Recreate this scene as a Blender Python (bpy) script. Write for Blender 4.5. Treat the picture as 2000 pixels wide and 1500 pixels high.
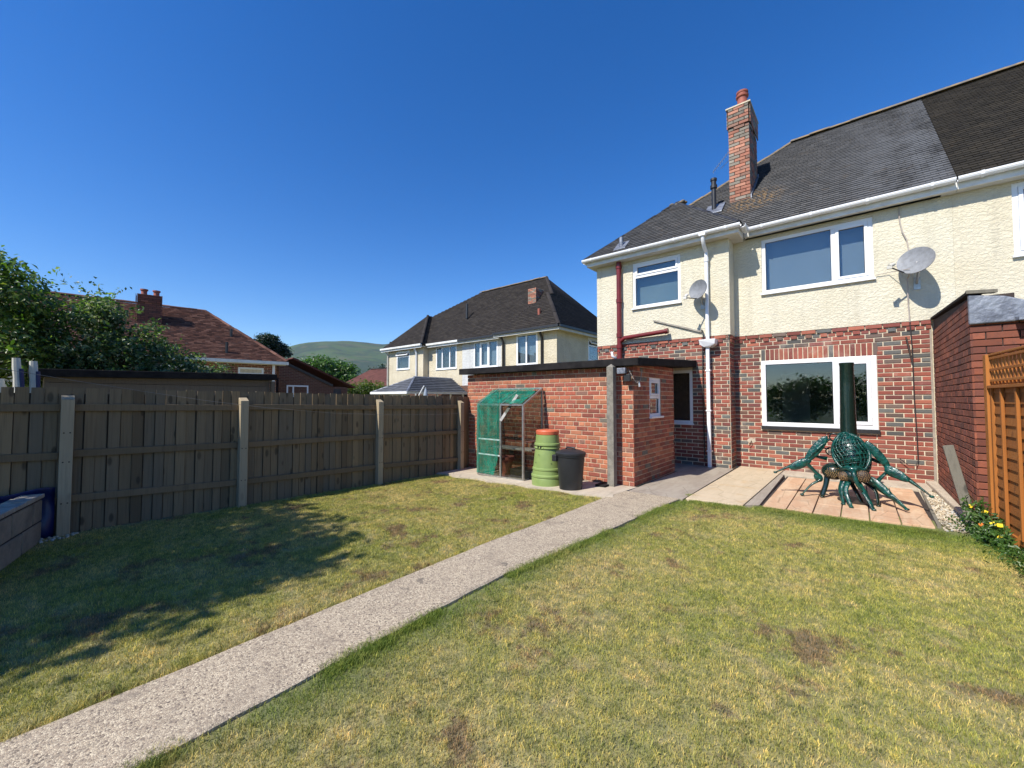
import bpy, math, random
import numpy as np
from mathutils import Vector, Matrix
random.seed(7); rng = np.random.default_rng(7)
for o in list(bpy.data.objects): bpy.data.objects.remove(o)
sc = bpy.context.scene; col = sc.collection
R = math.radians

# ------------------------------------------------------------------ camera, sky, sun, exposure
FPX, EYE, YAW, PITCH = 795.0, 1.35, R(40.3), math.atan(29/795.0)
cd = bpy.data.cameras.new('camera'); cam = bpy.data.objects.new('camera', cd); col.objects.link(cam)
cam.location = (0, 0, EYE); cam.rotation_euler = (math.pi/2+PITCH, 0, YAW)
cd.sensor_width = 36; cd.lens = FPX/2000*36; cd.clip_start = .05; cd.clip_end = 12000
sc.camera = cam
SUN_D = Vector((.19, 1, -1.08)).normalized()
w = bpy.data.worlds.new('World'); sc.world = w; w.use_nodes = True
nt = w.node_tree; nt.nodes.clear()
sky = nt.nodes.new('ShaderNodeTexSky'); sky.sky_type = 'NISHITA'; sky.sun_disc = False
sky.sun_elevation = math.asin(-SUN_D.z); sky.sun_rotation = math.atan2(-SUN_D.x, -SUN_D.y)
sky.altitude = 0; sky.air_density = 1.0; sky.dust_density = .1; sky.ozone_density = 4.2
bg = nt.nodes.new('ShaderNodeBackground'); bg.inputs[1].default_value = .122
hs = nt.nodes.new('ShaderNodeHueSaturation'); hs.inputs['Saturation'].default_value = 1.33; hs.inputs['Hue'].default_value = .5105; hs.inputs['Value'].default_value = 1.06
wo = nt.nodes.new('ShaderNodeOutputWorld')
nt.links.new(sky.outputs[0], hs.inputs['Color']); nt.links.new(hs.outputs[0], bg.inputs[0]); nt.links.new(bg.outputs[0], wo.inputs[0])
sd = bpy.data.lights.new('sun', 'SUN'); sd.energy = 4.8; sd.angle = R(.53); sd.color = (1, .95, .86)
sun = bpy.data.objects.new('sun', sd); col.objects.link(sun); sun.rotation_euler = SUN_D.to_track_quat('-Z', 'Y').to_euler()
vs = sc.view_settings; vs.view_transform = 'Standard'; vs.look = 'None'; vs.gamma = 1; vs.exposure = .45; vs.use_curve_mapping = False
sc.render.engine = 'CYCLES'; sc.cycles.max_bounces = 6; sc.cycles.transparent_max_bounces = 16

# ------------------------------------------------------------------ node helpers
class NT:
    def __init__(s, name):
        s.m = bpy.data.materials.new(name); s.m.use_nodes = True; s.t = s.m.node_tree; s.t.nodes.clear()
        s.out = s.n('OutputMaterial')
    def n(s, kind, **kw):
        x = s.t.nodes.new('ShaderNode'+kind)
        for k, v in kw.items(): setattr(x, k, v)
        return x
    def set(s, sock, v):
        if hasattr(v, 'is_linked') or hasattr(v, 'links'): s.t.links.new(v, sock)
        elif isinstance(v, (tuple, list)) and len(v) == 3 and sock.type == 'RGBA': sock.default_value = (*v, 1)
        else: sock.default_value = v
    def math(s, op, a, b=0.0, c=None, clamp=False):
        x = s.n('Math', operation=op, use_clamp=clamp); s.set(x.inputs[0], a); s.set(x.inputs[1], b)
        if c is not None: s.set(x.inputs[2], c)
        return x.outputs[0]
    def mix(s, f, a, b, mode='MIX'):
        x = s.n('Mix', data_type='RGBA', blend_type=mode); s.set(x.inputs[0], f); s.set(x.inputs[6], a); s.set(x.inputs[7], b); return x.outputs[2]
    def ramp(s, f, stops, interp='LINEAR'):
        x = s.n('ValToRGB'); s.set(x.inputs[0], f); e = x.color_ramp; e.interpolation = interp
        while len(e.elements) < len(stops): e.elements.new(.5)
        for el, (p, c) in zip(e.elements, stops):
            el.position = p; el.color = (*c, 1) if isinstance(c, (tuple, list)) else (c, c, c, 1)
        return x.outputs[0]
    def smooth(s, v, lo, hi):
        x = s.n('MapRange', interpolation_type='SMOOTHSTEP'); s.set(x.inputs[0], v); x.inputs[1].default_value = lo; x.inputs[2].default_value = hi; return x.outputs[0]
    def noise(s, vec, scale, detail=3, rough=.55, dist=0):
        x = s.n('TexNoise'); s.set(x.inputs['Vector'], vec); x.inputs['Scale'].default_value = scale; x.inputs['Detail'].default_value = detail
        x.inputs['Roughness'].default_value = rough; x.inputs['Distortion'].default_value = dist; return x.outputs[0]
    def voro(s, vec, scale, feature='F1', out='Distance', rnd=1):
        x = s.n('TexVoronoi', feature=feature); s.set(x.inputs['Vector'], vec); x.inputs['Scale'].default_value = scale
        if 'Randomness' in x.inputs: x.inputs['Randomness'].default_value = rnd
        return x.outputs[out]
    def mapv(s, vec, sc_=(1, 1, 1), add=None):
        x = s.n('Mapping'); s.set(x.inputs['Vector'], vec); x.inputs['Scale'].default_value = sc_
        if add is not None: s.set(x.inputs['Location'], add)
        return x.outputs[0]
    def pos(s): return s.n('NewGeometry').outputs['Position']
    def obj(s): return s.n('TexCoord').outputs['Object']
    def rnd(s):
        a = s.n('NewGeometry').outputs['Random Per Island']; b = s.n('ObjectInfo').outputs['Random']
        return s.math('FRACT', s.math('ADD', a, s.math('MULTIPLY', b, 7.31)))
    def bump(s, h, strength, dist, nrm=None):
        x = s.n('Bump'); x.inputs['Strength'].default_value = strength; x.inputs['Distance'].default_value = dist; s.set(x.inputs['Height'], h)
        if nrm is not None: s.set(x.inputs['Normal'], nrm)
        return x.outputs[0]
    def done(s, color, rough=.8, nrm=None, metallic=0, spec=None, **kw):
        p = s.n('BsdfPrincipled'); s.set(p.inputs['Base Color'], color); s.set(p.inputs['Roughness'], rough); s.set(p.inputs['Metallic'], metallic)
        if nrm is not None: s.set(p.inputs['Normal'], nrm)
        if spec is not None: p.inputs['Specular IOR Level'].default_value = spec
        for k, v in kw.items(): s.set(p.inputs[k], v)
        s.t.links.new(p.outputs[0], s.out.inputs[0]); return s.m

def plain(name, c1, c2=None, scale=6, rough=.6, bump=None, metallic=0, spec=None, dirt=.0, coat=0):
    n = NT(name); v = n.pos(); c2 = c2 or tuple(x*.82 for x in c1)
    f = n.noise(v, scale, 5, .6); c = n.mix(n.smooth(f, .35, .68), c1, c2)
    if dirt: c = n.mix(n.math('MULTIPLY', n.smooth(n.noise(v, scale*3.3, 5, .7), .5, .75), dirt), c, (.06, .05, .035))
    nr = n.bump(n.noise(v, bump[0], 4), bump[1], bump[2]) if bump else None
    kw = {'Coat Weight': coat} if coat else {}
    return n.done(c, rough, nr, metallic, spec, **kw)

def brick_mat(name, stops, dirt=(.035, .03, .03), dirt_amt=.28, white=.12, rough=.85):
    n = NT(name); r = n.rnd(); v = n.pos()
    c = n.ramp(r, stops, 'CONSTANT')
    r2 = n.math('FRACT', n.math('MULTIPLY', r, 37.7))
    c = n.mix(1, c, n.ramp(r2, [(0, .72), (1, 1.18)]), 'MULTIPLY')
    c = n.mix(n.math('MULTIPLY', n.smooth(n.noise(v, 14, 5, .7), .45, .75), dirt_amt), c, dirt)
    c = n.mix(n.math('MULTIPLY', n.smooth(n.noise(v, 23, 5, .7), .58, .75), white), c, (.55, .42, .34))
    if name == 'brick_house': c = n.mix(n.math('MULTIPLY', n.smooth(n.noise(n.mapv(v, (1, 1, .8)), 2.3, 5, .7), .56, .70), .30), c, (.50, .38, .31))
    c = n.mix(n.math('MULTIPLY', n.smooth(n.noise(v, .9, 5, .65), .48, .68), .28), c, dirt)
    h = n.noise(v, 90, 4, .7)
    return n.done(c, rough, n.bump(h, .45, .004))
Rr = [(.27, .072, .048), (.31, .085, .055), (.23, .062, .045), (.35, .112, .068), (.20, .06, .05), (.29, .09, .06)]
M = {}
M['brick_house'] = brick_mat('brick_house', [(0, Rr[0]), (.14, Rr[1]), (.3, Rr[2]), (.44, Rr[3]), (.55, Rr[4]), (.62, Rr[5]), (.74, (.15, .105, .085)), (.80, (.105, .105, .098)), (.87, (.13, .13, .12)), (.94, (.20, .095, .065))])
M['brick_shed'] = brick_mat('brick_shed', [(0, (.38, .11, .058)), (.2, (.33, .085, .05)), (.4, (.42, .14, .07)), (.58, (.29, .08, .052)), (.76, (.45, .17, .09)), (.90, (.24, .12, .085)), (.96, (.16, .14, .11))], dirt_amt=.3, white=.45)
M['brick_annexe'] = brick_mat('brick_annexe', [(0, (.24, .07, .036)), (.25, (.19, .055, .032)), (.5, (.28, .085, .045)), (.75, (.165, .05, .03)), (.9, (.26, .08, .05))], dirt_amt=.4, white=.1)
M['brick_chimney'] = brick_mat('brick_chimney', [(0, (.38, .15, .095)), (.2, (.45, .19, .12)), (.4, (.32, .17, .12)), (.55, (.22, .19, .15)), (.75, (.29, .25, .20)), (.9, (.50, .23, .15))], dirt_amt=.35, white=.5)
M['brick_far'] = brick_mat('brick_far', [(0, (.19, .06, .038)), (.3, (.23, .07, .045)), (.6, (.15, .052, .036)), (.85, (.26, .09, .055))])
def brick_tex(name):
    n = NT(name); v = n.obj(); s_ = n.n('SeparateXYZ'); n.set(s_.inputs[0], v); cmb = n.n('CombineXYZ'); n.set(cmb.inputs[0], n.math('ADD', s_.outputs[0], s_.outputs[1])); n.set(cmb.inputs[1], s_.outputs[2])
    b = n.n('TexBrick'); n.set(b.inputs['Vector'], cmb.outputs[0]); b.inputs['Scale'].default_value = 1; b.inputs['Brick Width'].default_value = .225; b.inputs['Row Height'].default_value = .075; b.inputs['Mortar Size'].default_value = .006
    b.inputs['Color1'].default_value = (.15, .058, .036, 1); b.inputs['Color2'].default_value = (.085, .038, .028, 1); b.inputs['Mortar'].default_value = (.22, .17, .13, 1)
    c = n.mix(n.smooth(n.noise(v, 1.7, 5, .7), .4, .7), b.outputs[0], (.12, .06, .04)); return n.done(c, .95)
M['brick_wall_far'] = brick_tex('brick_wall_far')
M['mortar'] = plain('mortar', (.66, .57, .42), (.54, .46, .34), 12, .95, (60, .5, .004), dirt=.15)
M['mortar_orange'] = plain('mortar_orange', (.58, .43, .30), (.42, .28, .19), 9, .95, (60, .5, .004), dirt=.25)
M['mortar_dark'] = plain('mortar_dark', (.055, .04, .034), (.035, .026, .024), 9, .95)
def render_mat(name, a, b, sc_=1):
    n = NT(name); v = n.pos()
    vv = n.mapv(v, (1, 1, 1.25)); h1 = n.noise(vv, 21*sc_, 5, .62, .7); h2 = n.voro(n.mapv(v, (1, 1, 1.3)), 22*sc_, 'SMOOTH_F1')
    h = n.math('ADD', n.smooth(h1, .38, .62), n.math('MULTIPLY', h2, .7))
    h = n.math('ADD', h, n.math('MULTIPLY', n.noise(v, 90*sc_, 3), .35))
    c = n.mix(n.smooth(n.noise(v, 1.6, 5, .65), .35, .7), a, b)
    c = n.mix(n.math('MULTIPLY', n.smooth(n.noise(n.mapv(v, (5, 5, .5)), 1, 5, .7), .48, .72), .30), c, tuple(x*.6 for x in b))
    c = n.mix(n.math('MULTIPLY', n.smooth(h1, .5, .33), .10), c, tuple(x*.6 for x in a))
    return n.done(c, .93, n.bump(h, .6, .011/sc_))
M['render_cream'] = render_mat('render_cream', (.68, .63, .49), (.64, .585, .44))
M['render_neigh'] = render_mat('render_neigh', (.655, .595, .45), (.62, .555, .41))
M['render_far'] = render_mat('render_far', (.64, .57, .42), (.55, .48, .34), .6)
M['render_white'] = render_mat('render_white', (.62, .62, .60), (.55, .56, .55), .6)
def tile_mat(name, stops, moss=None, mossamt=.3, rough=.5):
    n = NT(name); r = n.rnd(); v = n.pos(); c = n.ramp(r, stops)
    c = n.mix(n.math('MULTIPLY', n.smooth(n.noise(v, 2.2, 6, .7), .45, .7), .55), c, tuple(x*1.7 for x in stops[0][1]))
    if moss: c = n.mix(n.math('MULTIPLY', n.smooth(n.noise(v, 5.5, 6, .75), .54, .7), mossamt), c, moss)
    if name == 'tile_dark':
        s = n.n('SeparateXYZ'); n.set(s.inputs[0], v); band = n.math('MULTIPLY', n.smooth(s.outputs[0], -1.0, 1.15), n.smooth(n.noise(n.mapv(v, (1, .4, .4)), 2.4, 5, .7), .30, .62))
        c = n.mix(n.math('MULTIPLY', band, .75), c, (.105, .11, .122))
        dx = n.math('ADD', s.outputs[0], 1.62); dy = n.math('SUBTRACT', s.outputs[1], 10.15); dd = n.math('ADD', n.math('MULTIPLY', dx, dx), n.math('MULTIPLY', n.math('MULTIPLY', dy, dy), 1.4))
        c = n.mix(n.math('MULTIPLY', n.smooth(dd, .45, .0), n.smooth(n.noise(v, 15, 4, .7), .48, .60)), c, (.22, .13, .05))
    return n.done(c, rough, n.bump(n.noise(v, 60, 3), .3, .004), spec=.2)
M['tile_dark'] = tile_mat('tile_dark', [(0, (.022, .023, .026)), (.5, (.034, .035, .039)), (1, (.055, .055, .058))], (.10, .065, .03), .4, .45)
M['tile_brown'] = tile_mat('tile_brown', [(0, (.014, .012, .010)), (.5, (.021, .018, .014)), (1, (.03, .025, .019))], (.09, .06, .03), .2, .75)
M['tile_far'] = tile_mat('tile_far', [(0, (.022, .019, .018)), (.5, (.031, .026, .024)), (1, (.042, .036, .032))], (.09, .075, .03), .3, .85)
M['tile_red'] = tile_mat('tile_red', [(0, (.06, .030, .024)), (.3, (.115, .052, .038)), (.7, (.16, .075, .052)), (.9, (.24, .12, .085)), (1, (.08, .045, .038))], (.12, .10, .075), .3, .9)
M['tile_maroon'] = tile_mat('tile_maroon', [(0, (.085, .035, .03)), (1, (.14, .055, .045))], None, 0, .85)
M['tile_grey'] = tile_mat('tile_grey', [(0, (.085, .09, .10)), (1, (.12, .125, .14))], None, 0, .45)
M['ridge'] = plain('ridge', (.14, .125, .105), (.26, .18, .09), 9, .9, (40, .6, .01), dirt=.3)
M['upvc'] = plain('upvc', (.80, .81, .82), (.76, .77, .78), 3, .28)
M['white_paint'] = plain('white_paint', (.74, .74, .71), (.62, .61, .57), 4, .5, dirt=.12)
M['soffit'] = plain('soffit', (.60, .58, .52), (.5, .48, .42), 3, .6)
M['seal'] = plain('seal', (.02, .02, .022), None, 3, .6)
M['red_pipe'] = plain('red_pipe', (.17, .018, .018), (.13, .016, .016), 5, .35)
M['black_plastic'] = plain('black_plastic', (.018, .018, .019), (.025, .025, .026), 5, .42)
M['bin_black'] = plain('bin_black', (.016, .017, .020), (.022, .023, .026), 5, .5)
M['lead'] = plain('lead', (.24, .26, .30), (.12, .13, .16), 7, .5, (20, .5, .02), metallic=.35)
M['felt'] = plain('felt', (.012, .011, .012), (.024, .022, .022), 6, .9, (80, .5, .004), spec=.15)
M['concrete'] = plain('concrete', (.40, .37, .31), (.28, .25, .21), 7, .95, (70, .6, .006), dirt=.35)
M['block'] = plain('block', (.30, .26, .20), (.20, .175, .14), 5, .95, (60, .7, .01), dirt=.3)
M['terracotta'] = plain('terracotta', (.36, .10, .06), (.25, .07, .05), 9, .7)
M['alu'] = plain('alu', (.50, .50, .49), (.36, .35, .33), 14, .38, metallic=.75)
M['dish'] = plain('dish', (.26, .27, .285), (.20, .205, .215), 14, .5, dirt=.2)
M['compost_green'] = plain('compost_green', (.235, .315, .10), (.20, .275, .085), 5, .45)
M['orange_lid'] = plain('orange_lid', (.60, .13, .055), (.50, .115, .05), 5, .45)
M['chim_green'] = plain('chim_green', (.003, .075, .058), (.002, .02, .016), 22, .28, (34, .9, .010), coat=.4)
M['chim_dark'] = plain('chim_dark', (.004, .015, .011), (.006, .02, .014), 20, .25, (14, .3, .01), coat=.4)
M['amber'] = plain('amber', (.42, .26, .09), (.06, .03, .02), 60, .3)
M['rust'] = plain('rust', (.03, .02, .016), (.05, .03, .02), 30, .6)
M['blue_tarp'] = plain('blue_tarp', (.006, .016, .10), (.005, .012, .07), 5, .4)
M['cable'] = plain('cable', (.03, .025, .025), None, 5, .6)
M['cable_line'] = plain('cable_line', (.22, .20, .18), None, 5, .6)
M['cable_pale'] = plain('cable_pale', (.42, .36, .31), None, 5, .6)
M['blind'] = plain('blind', (.23, .27, .32), (.215, .255, .305), 2, .9)  # this and the next colour carry the sky reflected in upstairs panes
M['pane_backing_dark'] = plain('pane_backing_dark', (.17, .225, .24), (.21, .26, .27), 2, .9)
M['inside'] = plain('inside', (.30, .30, .28), (.27, .27, .25), 2, .9)
M['inside_dark'] = plain('inside_dark', (.05, .05, .055), None, 2, .9)
M['ply'] = plain('ply', (.30, .28, .26), (.42, .40, .37), 22, .8)
M['petal'] = plain('petal', (.80, .62, .02), (.75, .5, .02), 5, .6)
M['petal_orange'] = plain('petal_orange', (.75, .2, .02), None, 5, .6)
M['pebble'] = brick_mat('pebble', [(0, (.55, .47, .34)), (.3, (.46, .36, .24)), (.55, (.62, .55, .43)), (.8, (.36, .30, .22)), (.92, (.5, .5, .46))], dirt_amt=.2, white=.2, rough=.7)
def glass_mat(name, tint, refl):
    n = NT(name); tr = n.n('BsdfTransparent'); tr.inputs[0].default_value = (*tint, 1)
    gl = n.n('BsdfGlossy'); gl.inputs['Roughness'].default_value = .02; gl.inputs[0].default_value = (.95, .97, 1, 1)
    fr = n.n('LayerWeight'); fr.inputs[0].default_value = .5
    f = n.math('ADD', n.math('MULTIPLY', n.math('POWER', fr.outputs['Facing'], 4.0), .9), refl, clamp=True)
    mx = n.n('MixShader'); n.set(mx.inputs[0], f); n.t.links.new(tr.outputs[0], mx.inputs[1]); n.t.links.new(gl.outputs[0], mx.inputs[2])
    n.t.links.new(mx.outputs[0], n.out.inputs[0]); return n.m
M['glass'] = glass_mat('glass', (.82, .86, .86), .08)
M['glass_old'] = glass_mat('glass_old', (.78, .80, .78), .04)
def net_mat():
    n = NT('green_netting'); v = n.pos(); d = n.n('BsdfDiffuse'); d.inputs[0].default_value = (.02, .33, .22, 1)
    tl = n.n('BsdfTranslucent'); tl.inputs[0].default_value = (.02, .36, .24, 1)
    a = n.n('MixShader'); a.inputs[0].default_value = .35; n.t.links.new(d.outputs[0], a.inputs[1]); n.t.links.new(tl.outputs[0], a.inputs[2])
    tr = n.n('BsdfTransparent'); mx = n.n('MixShader')
    f = n.math('ADD', .30, n.math('MULTIPLY', n.smooth(n.noise(n.mapv(v, (1, 1, .4)), 9, 4, .6), .4, .7), .42), clamp=True)
    n.set(mx.inputs[0], f); n.t.links.new(tr.outputs[0], mx.inputs[1]); n.t.links.new(a.outputs[0], mx.inputs[2]); n.t.links.new(mx.outputs[0], n.out.inputs[0]); return n.m
M['netting'] = net_mat()
def wood_mat(name, stops, knots=.7, rough=.85, grain=1.0, spec=None):
    n = NT(name); r = n.rnd(); v = n.mapv(n.pos(), (1, 1, 1))
    off = n.n('CombineXYZ'); n.set(off.inputs[0], n.math('MULTIPLY', r, 9)); n.set(off.inputs[2], n.math('MULTIPLY', r, 23))
    c = n.ramp(r, stops)
    g = n.noise(n.mapv(v, (60*grain, 60*grain, 2.2), off.outputs[0]), 1, 4, .6)
    c = n.mix(n.math('MULTIPLY', n.smooth(g, .45, .75), .4), c, tuple(x*.4 for x in stops[0][1]))
    k = n.voro(n.mapv(v, (8, 8, 3.2), off.outputs[0]), 1)
    c = n.mix(n.math('MULTIPLY', n.smooth(k, .22, .12), knots), c, tuple(x*.22 for x in stops[0][1]))
    c = n.mix(n.math('MULTIPLY', n.smooth(n.noise(v, 1.3, 4), .5, .7), .3), c, tuple(x*.6 for x in stops[-1][1]))
    return n.done(c, rough, n.bump(g, .35, .004), spec=spec)
M['fence_wood'] = wood_mat('fence_wood', [(0, (.125, .085, .045)), (.3, (.22, .155, .085)), (.65, (.155, .122, .08)), (1, (.275, .19, .10))])
M['rail_wood'] = wood_mat('rail_wood', [(0, (.165, .115, .062)), (1, (.205, .14, .076))], .2)
M['post_wood'] = wood_mat('post_wood', [(0, (.36, .29, .185)), (1, (.41, .325, .21))], .25)
M['shed_wood'] = wood_mat('shed_wood', [(0, (.13, .095, .065)), (1, (.19, .15, .11))], .2)
M['orange_wood'] = wood_mat('orange_wood', [(0, (.40, .135, .02)), (.5, (.34, .115, .018)), (1, (.46, .17, .03))], .25, .75)
M['orange_panel'] = wood_mat('orange_panel', [(0, (.30, .10, .016)), (1, (.36, .13, .022))], .4, .75)
M['old_timber'] = wood_mat('old_timber', [(0, (.15, .135, .105)), (1, (.21, .19, .15))], .75)
M['old_concrete'] = plain('old_concrete', (.25, .23, .19), (.17, .155, .13), 11, .95, (50, .8, .008), dirt=.5)
M['bark'] = plain('bark', (.10, .075, .05), (.06, .045, .03), 9, .95, (30, .8, .02))
def leaf_mat(name, stops, patch=None, gloss=.5):
    n = NT(name); r = n.rnd(); v = n.pos(); c = n.ramp(r, stops)
    c = n.mix(n.math('MULTIPLY', n.smooth(n.noise(v, 1.4, 3), .4, .65), .35), c, tuple(x*.6 for x in stops[0][1]))
    if patch: c = n.mix(n.smooth(n.noise(n.mapv(v, (1, 1, 1)), patch[1], 2), patch[2], patch[2]+.08), c, patch[0])
    p = n.n('BsdfPrincipled'); n.set(p.inputs['Base Color'], c); p.inputs['Roughness'].default_value = gloss*.8; p.inputs['Specular IOR Level'].default_value = .55
    t = n.n('BsdfTranslucent'); n.set(t.inputs[0], n.mix(1, c, (1.1, 1.5, .5), 'MULTIPLY'))
    mx = n.n('MixShader'); mx.inputs[0].default_value = .42
    n.t.links.new(p.outputs[0], mx.inputs[1]); n.t.links.new(t.outputs[0], mx.inputs[2]); n.t.links.new(mx.outputs[0], n.out.inputs[0]); return n.m
M['leaf_tree'] = leaf_mat('leaf_tree', [(0, (.035, .07, .016)), (.5, (.09, .15, .028)), (.85, (.18, .25, .05)), (1, (.34, .34, .12))], ((.16, .12, .02), .9, .66))
M['leaf_shrub'] = leaf_mat('leaf_shrub', [(0, (.04, .075, .025)), (.45, (.10, .16, .045)), (.8, (.20, .26, .10)), (1, (.38, .40, .20))])
M['blossom'] = leaf_mat('blossom', [(0, (.25, .27, .17)), (.5, (.36, .33, .24)), (1, (.45, .40, .31))])
M['leaf_mid'] = leaf_mat('leaf_mid', [(0, (.045, .10, .022)), (.6, (.08, .16, .03)), (1, (.13, .21, .045))])
M['leaf_hedge'] = leaf_mat('leaf_hedge', [(0, (.06, .11, .016)), (.6, (.10, .155, .02)), (1, (.16, .19, .035))])
M['leaf_dark'] = leaf_mat('leaf_dark', [(0, (.012, .028, .013)), (1, (.025, .045, .02))])
M['leaf_plant'] = leaf_mat('leaf_plant', [(0, (.04, .10, .02)), (.6, (.07, .15, .025)), (1, (.12, .2, .04))])

# lawn colour from the place on the lawn (shared by soil sheet and blades)
def lawn_color(n, v):
    p1 = n.noise(n.mapv(v, (1, 1, 1), (27, 11, 0)), .75, 6, .62, .4); p2 = n.noise(n.mapv(v, (1, 1, 1), (13, 4, 0)), 1.9, 5, .65, .5); p3 = n.noise(n.mapv(v, (1, 1, 1), (3, 31, 0)), 5.5, 4, .6)
    c = n.mix(n.smooth(p1, .36, .60), (.52, .45, .18), (.375, .375, .10))
    c = n.mix(n.math('MULTIPLY', n.smooth(p2, .46, .68), .5), c, (.24, .295, .06))
    c = n.mix(n.math('MULTIPLY', n.smooth(p3, .50, .68), .5), c, (.60, .48, .25))
    c = n.mix(n.math('MULTIPLY', n.smooth(n.noise(n.mapv(v, (1, 1, 1), (40, 9, 0)), 1.7, 7, .75), .54, .62), .85), c, (.25, .165, .10))
    c = n.mix(1, c, n.ramp(n.noise(n.mapv(v, (1, 1, 1), (5, 5, 0)), 17, 4, .7), [(.30, (.42, .50, .42)), (.5, (1, 1, 1)), (.70, (1.5, 1.38, 1.2))]), 'MULTIPLY')
    s = n.n('SeparateXYZ'); n.set(s.inputs[0], v)
    right = n.math('SUBTRACT', s.outputs[0], n.math('ADD', -2.19, n.math('MULTIPLY', n.math('MAXIMUM', n.math('SUBTRACT', s.outputs[1], 2.5), 0), .1)))
    e = n.math('MULTIPLY', n.math('MULTIPLY', n.smooth(right, .42, .0), n.smooth(right, -.5, -.3)), n.smooth(p2, .30, .5))
    fr = n.math('MULTIPLY', n.smooth(s.outputs[1], 5.35, 5.8), n.smooth(s.outputs[0], -2.2, -1.9))
    e = n.math('MAXIMUM', e, n.math('MULTIPLY', fr, .9))
    c = n.mix(n.math('MULTIPLY', e, .75), c, (.12, .205, .03))
    return c
n = NT('lawn_soil'); v = n.pos(); c = n.mix(.55, lawn_color(n, v), (.13, .11, .065)); M['soil'] = n.done(c, .95, n.bump(n.noise(v, 55, 4, .7), .8, .02))
n = NT('grass_blade'); v = n.pos(); c = lawn_color(n, v)
r = n.rnd(); c = n.mix(1, c, n.ramp(r, [(0, (.42, .5, .42)), (.45, (.9, .95, .85)), (.8, (1.35, 1.25, 1.05)), (1, (2.0, 1.65, 1.5))]), 'MULTIPLY')
p = n.n('BsdfPrincipled'); n.set(p.inputs['Base Color'], c); p.inputs['Roughness'].default_value = .55; p.inputs['Specular IOR Level'].default_value = .3
t = n.n('BsdfTranslucent'); n.set(t.inputs[0], c); mx = n.n('MixShader'); mx.inputs[0].default_value = .25
n.t.links.new(p.outputs[0], mx.inputs[1]); n.t.links.new(t.outputs[0], mx.inputs[2]); n.t.links.new(mx.outputs[0], n.out.inputs[0]); M['grass'] = n.m
n = NT('far_ground'); v = n.pos(); M['far_ground'] = n.done(n.mix(n.smooth(n.noise(v, .05, 5), .4, .6), (.06, .10, .03), (.09, .11, .045)), .95)
n = NT('hill'); v = n.pos(); s = n.n('SeparateXYZ'); n.set(s.inputs[0], v)
hc = n.mix(n.smooth(n.noise(v, .006, 7, .7), .42, .6), (.048, .088, .03), (.022, .046, .026))
hc = n.mix(n.math('MULTIPLY', n.smooth(n.noise(n.mapv(v, (1, 1, 2)), .012, 5, .7), .5, .62), .6), hc, (.09, .09, .05))
wood = n.smooth(n.math('ADD', s.outputs[2], n.math('MULTIPLY', n.noise(v, .006, 5, .7), 140)), 205, 165)
hc = n.mix(n.math('MULTIPLY', wood, .9), hc, (.018, .04, .022)); M['hill'] = n.done(hc, 1)
def path_mat():
    n = NT('aggregate'); v = n.pos()
    col_ = n.voro(v, 125, out='Color'); sp = n.n('SeparateColor'); n.set(sp.inputs[0], col_)
    c = n.ramp(sp.outputs[0], [(0, (.09, .07, .055)), (.18, (.31, .24, .17)), (.5, (.50, .41, .285)), (.8, (.66, .56, .40)), (1, (.38, .285, .195))])
    d = n.voro(v, 125, 'DISTANCE_TO_EDGE')
    c = n.mix(n.smooth(d, .10, .02), c, (.30, .245, .185))
    c = n.mix(n.math('MULTIPLY', n.smooth(n.noise(v, 2.2, 6, .7), .45, .7), .38), c, (.38, .31, .225))
    c = n.mix(n.math('MULTIPLY', n.smooth(n.noise(n.mapv(v, (1, 1, 1), (7, 2, 0)), 3.3, 5, .7), .60, .70), .7), c, (.10, .085, .07))
    c = n.mix(n.math('MULTIPLY', n.smooth(n.noise(n.mapv(v, (1, 1, 1), (2, 17, 0)), 5.5, 7, .75), .50, .66), .5), c, (.24, .19, .14))
    h = n.math('ADD', n.smooth(d, 0, .3), n.math('MULTIPLY', n.noise(v, 30, 4), .6))
    c = n.mix(n.math('MULTIPLY', n.smooth(n.noise(v, 38, 3, .7), .56, .66), .6), c, (.13, .105, .085))
    return n.done(c, .9, n.bump(h, .4, .004))
M['path'] = path_mat()
def slab_mat(name, a, b, c3, streak=(6, 1.2, 6)):
    n = NT(name); v = n.pos(); r = n.rnd()
    c = n.mix(n.smooth(n.noise(n.mapv(v, streak), 1, 5, .65, 1.2), .38, .64), a, b)
    c = n.mix(n.math('MULTIPLY', n.smooth(n.noise(v, 3.2, 6, .7), .52, .7), .6), c, c3)
    c = n.mix(1, c, n.ramp(r, [(0, .9), (1, 1.08)]), 'MULTIPLY')
    c = n.mix(n.math('MULTIPLY', n.smooth(n.voro(n.mapv(v, (1, 1, 1)), 2.1, 'DISTANCE_TO_EDGE'), .012, .003), .5), c, tuple(x*.4 for x in a))
    return n.done(c, .88, n.bump(n.noise(n.mapv(v, (20, 8, 20)), 1, 5, .6), .4, .006))
M['slab_orange'] = slab_mat('slab_orange', (.53, .325, .195), (.60, .42, .27), (.46, .35, .24))
M['slab_buff'] = slab_mat('slab_buff', (.50, .40, .27), (.56, .45, .31), (.50, .33, .16))
M['slab_grey'] = slab_mat('slab_grey', (.36, .31, .25), (.30, .25, .20), (.24, .20, .155))
M['slab_pale'] = slab_mat('slab_pale', (.50, .43, .33), (.42, .35, .27), (.34, .29, .22))

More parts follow.
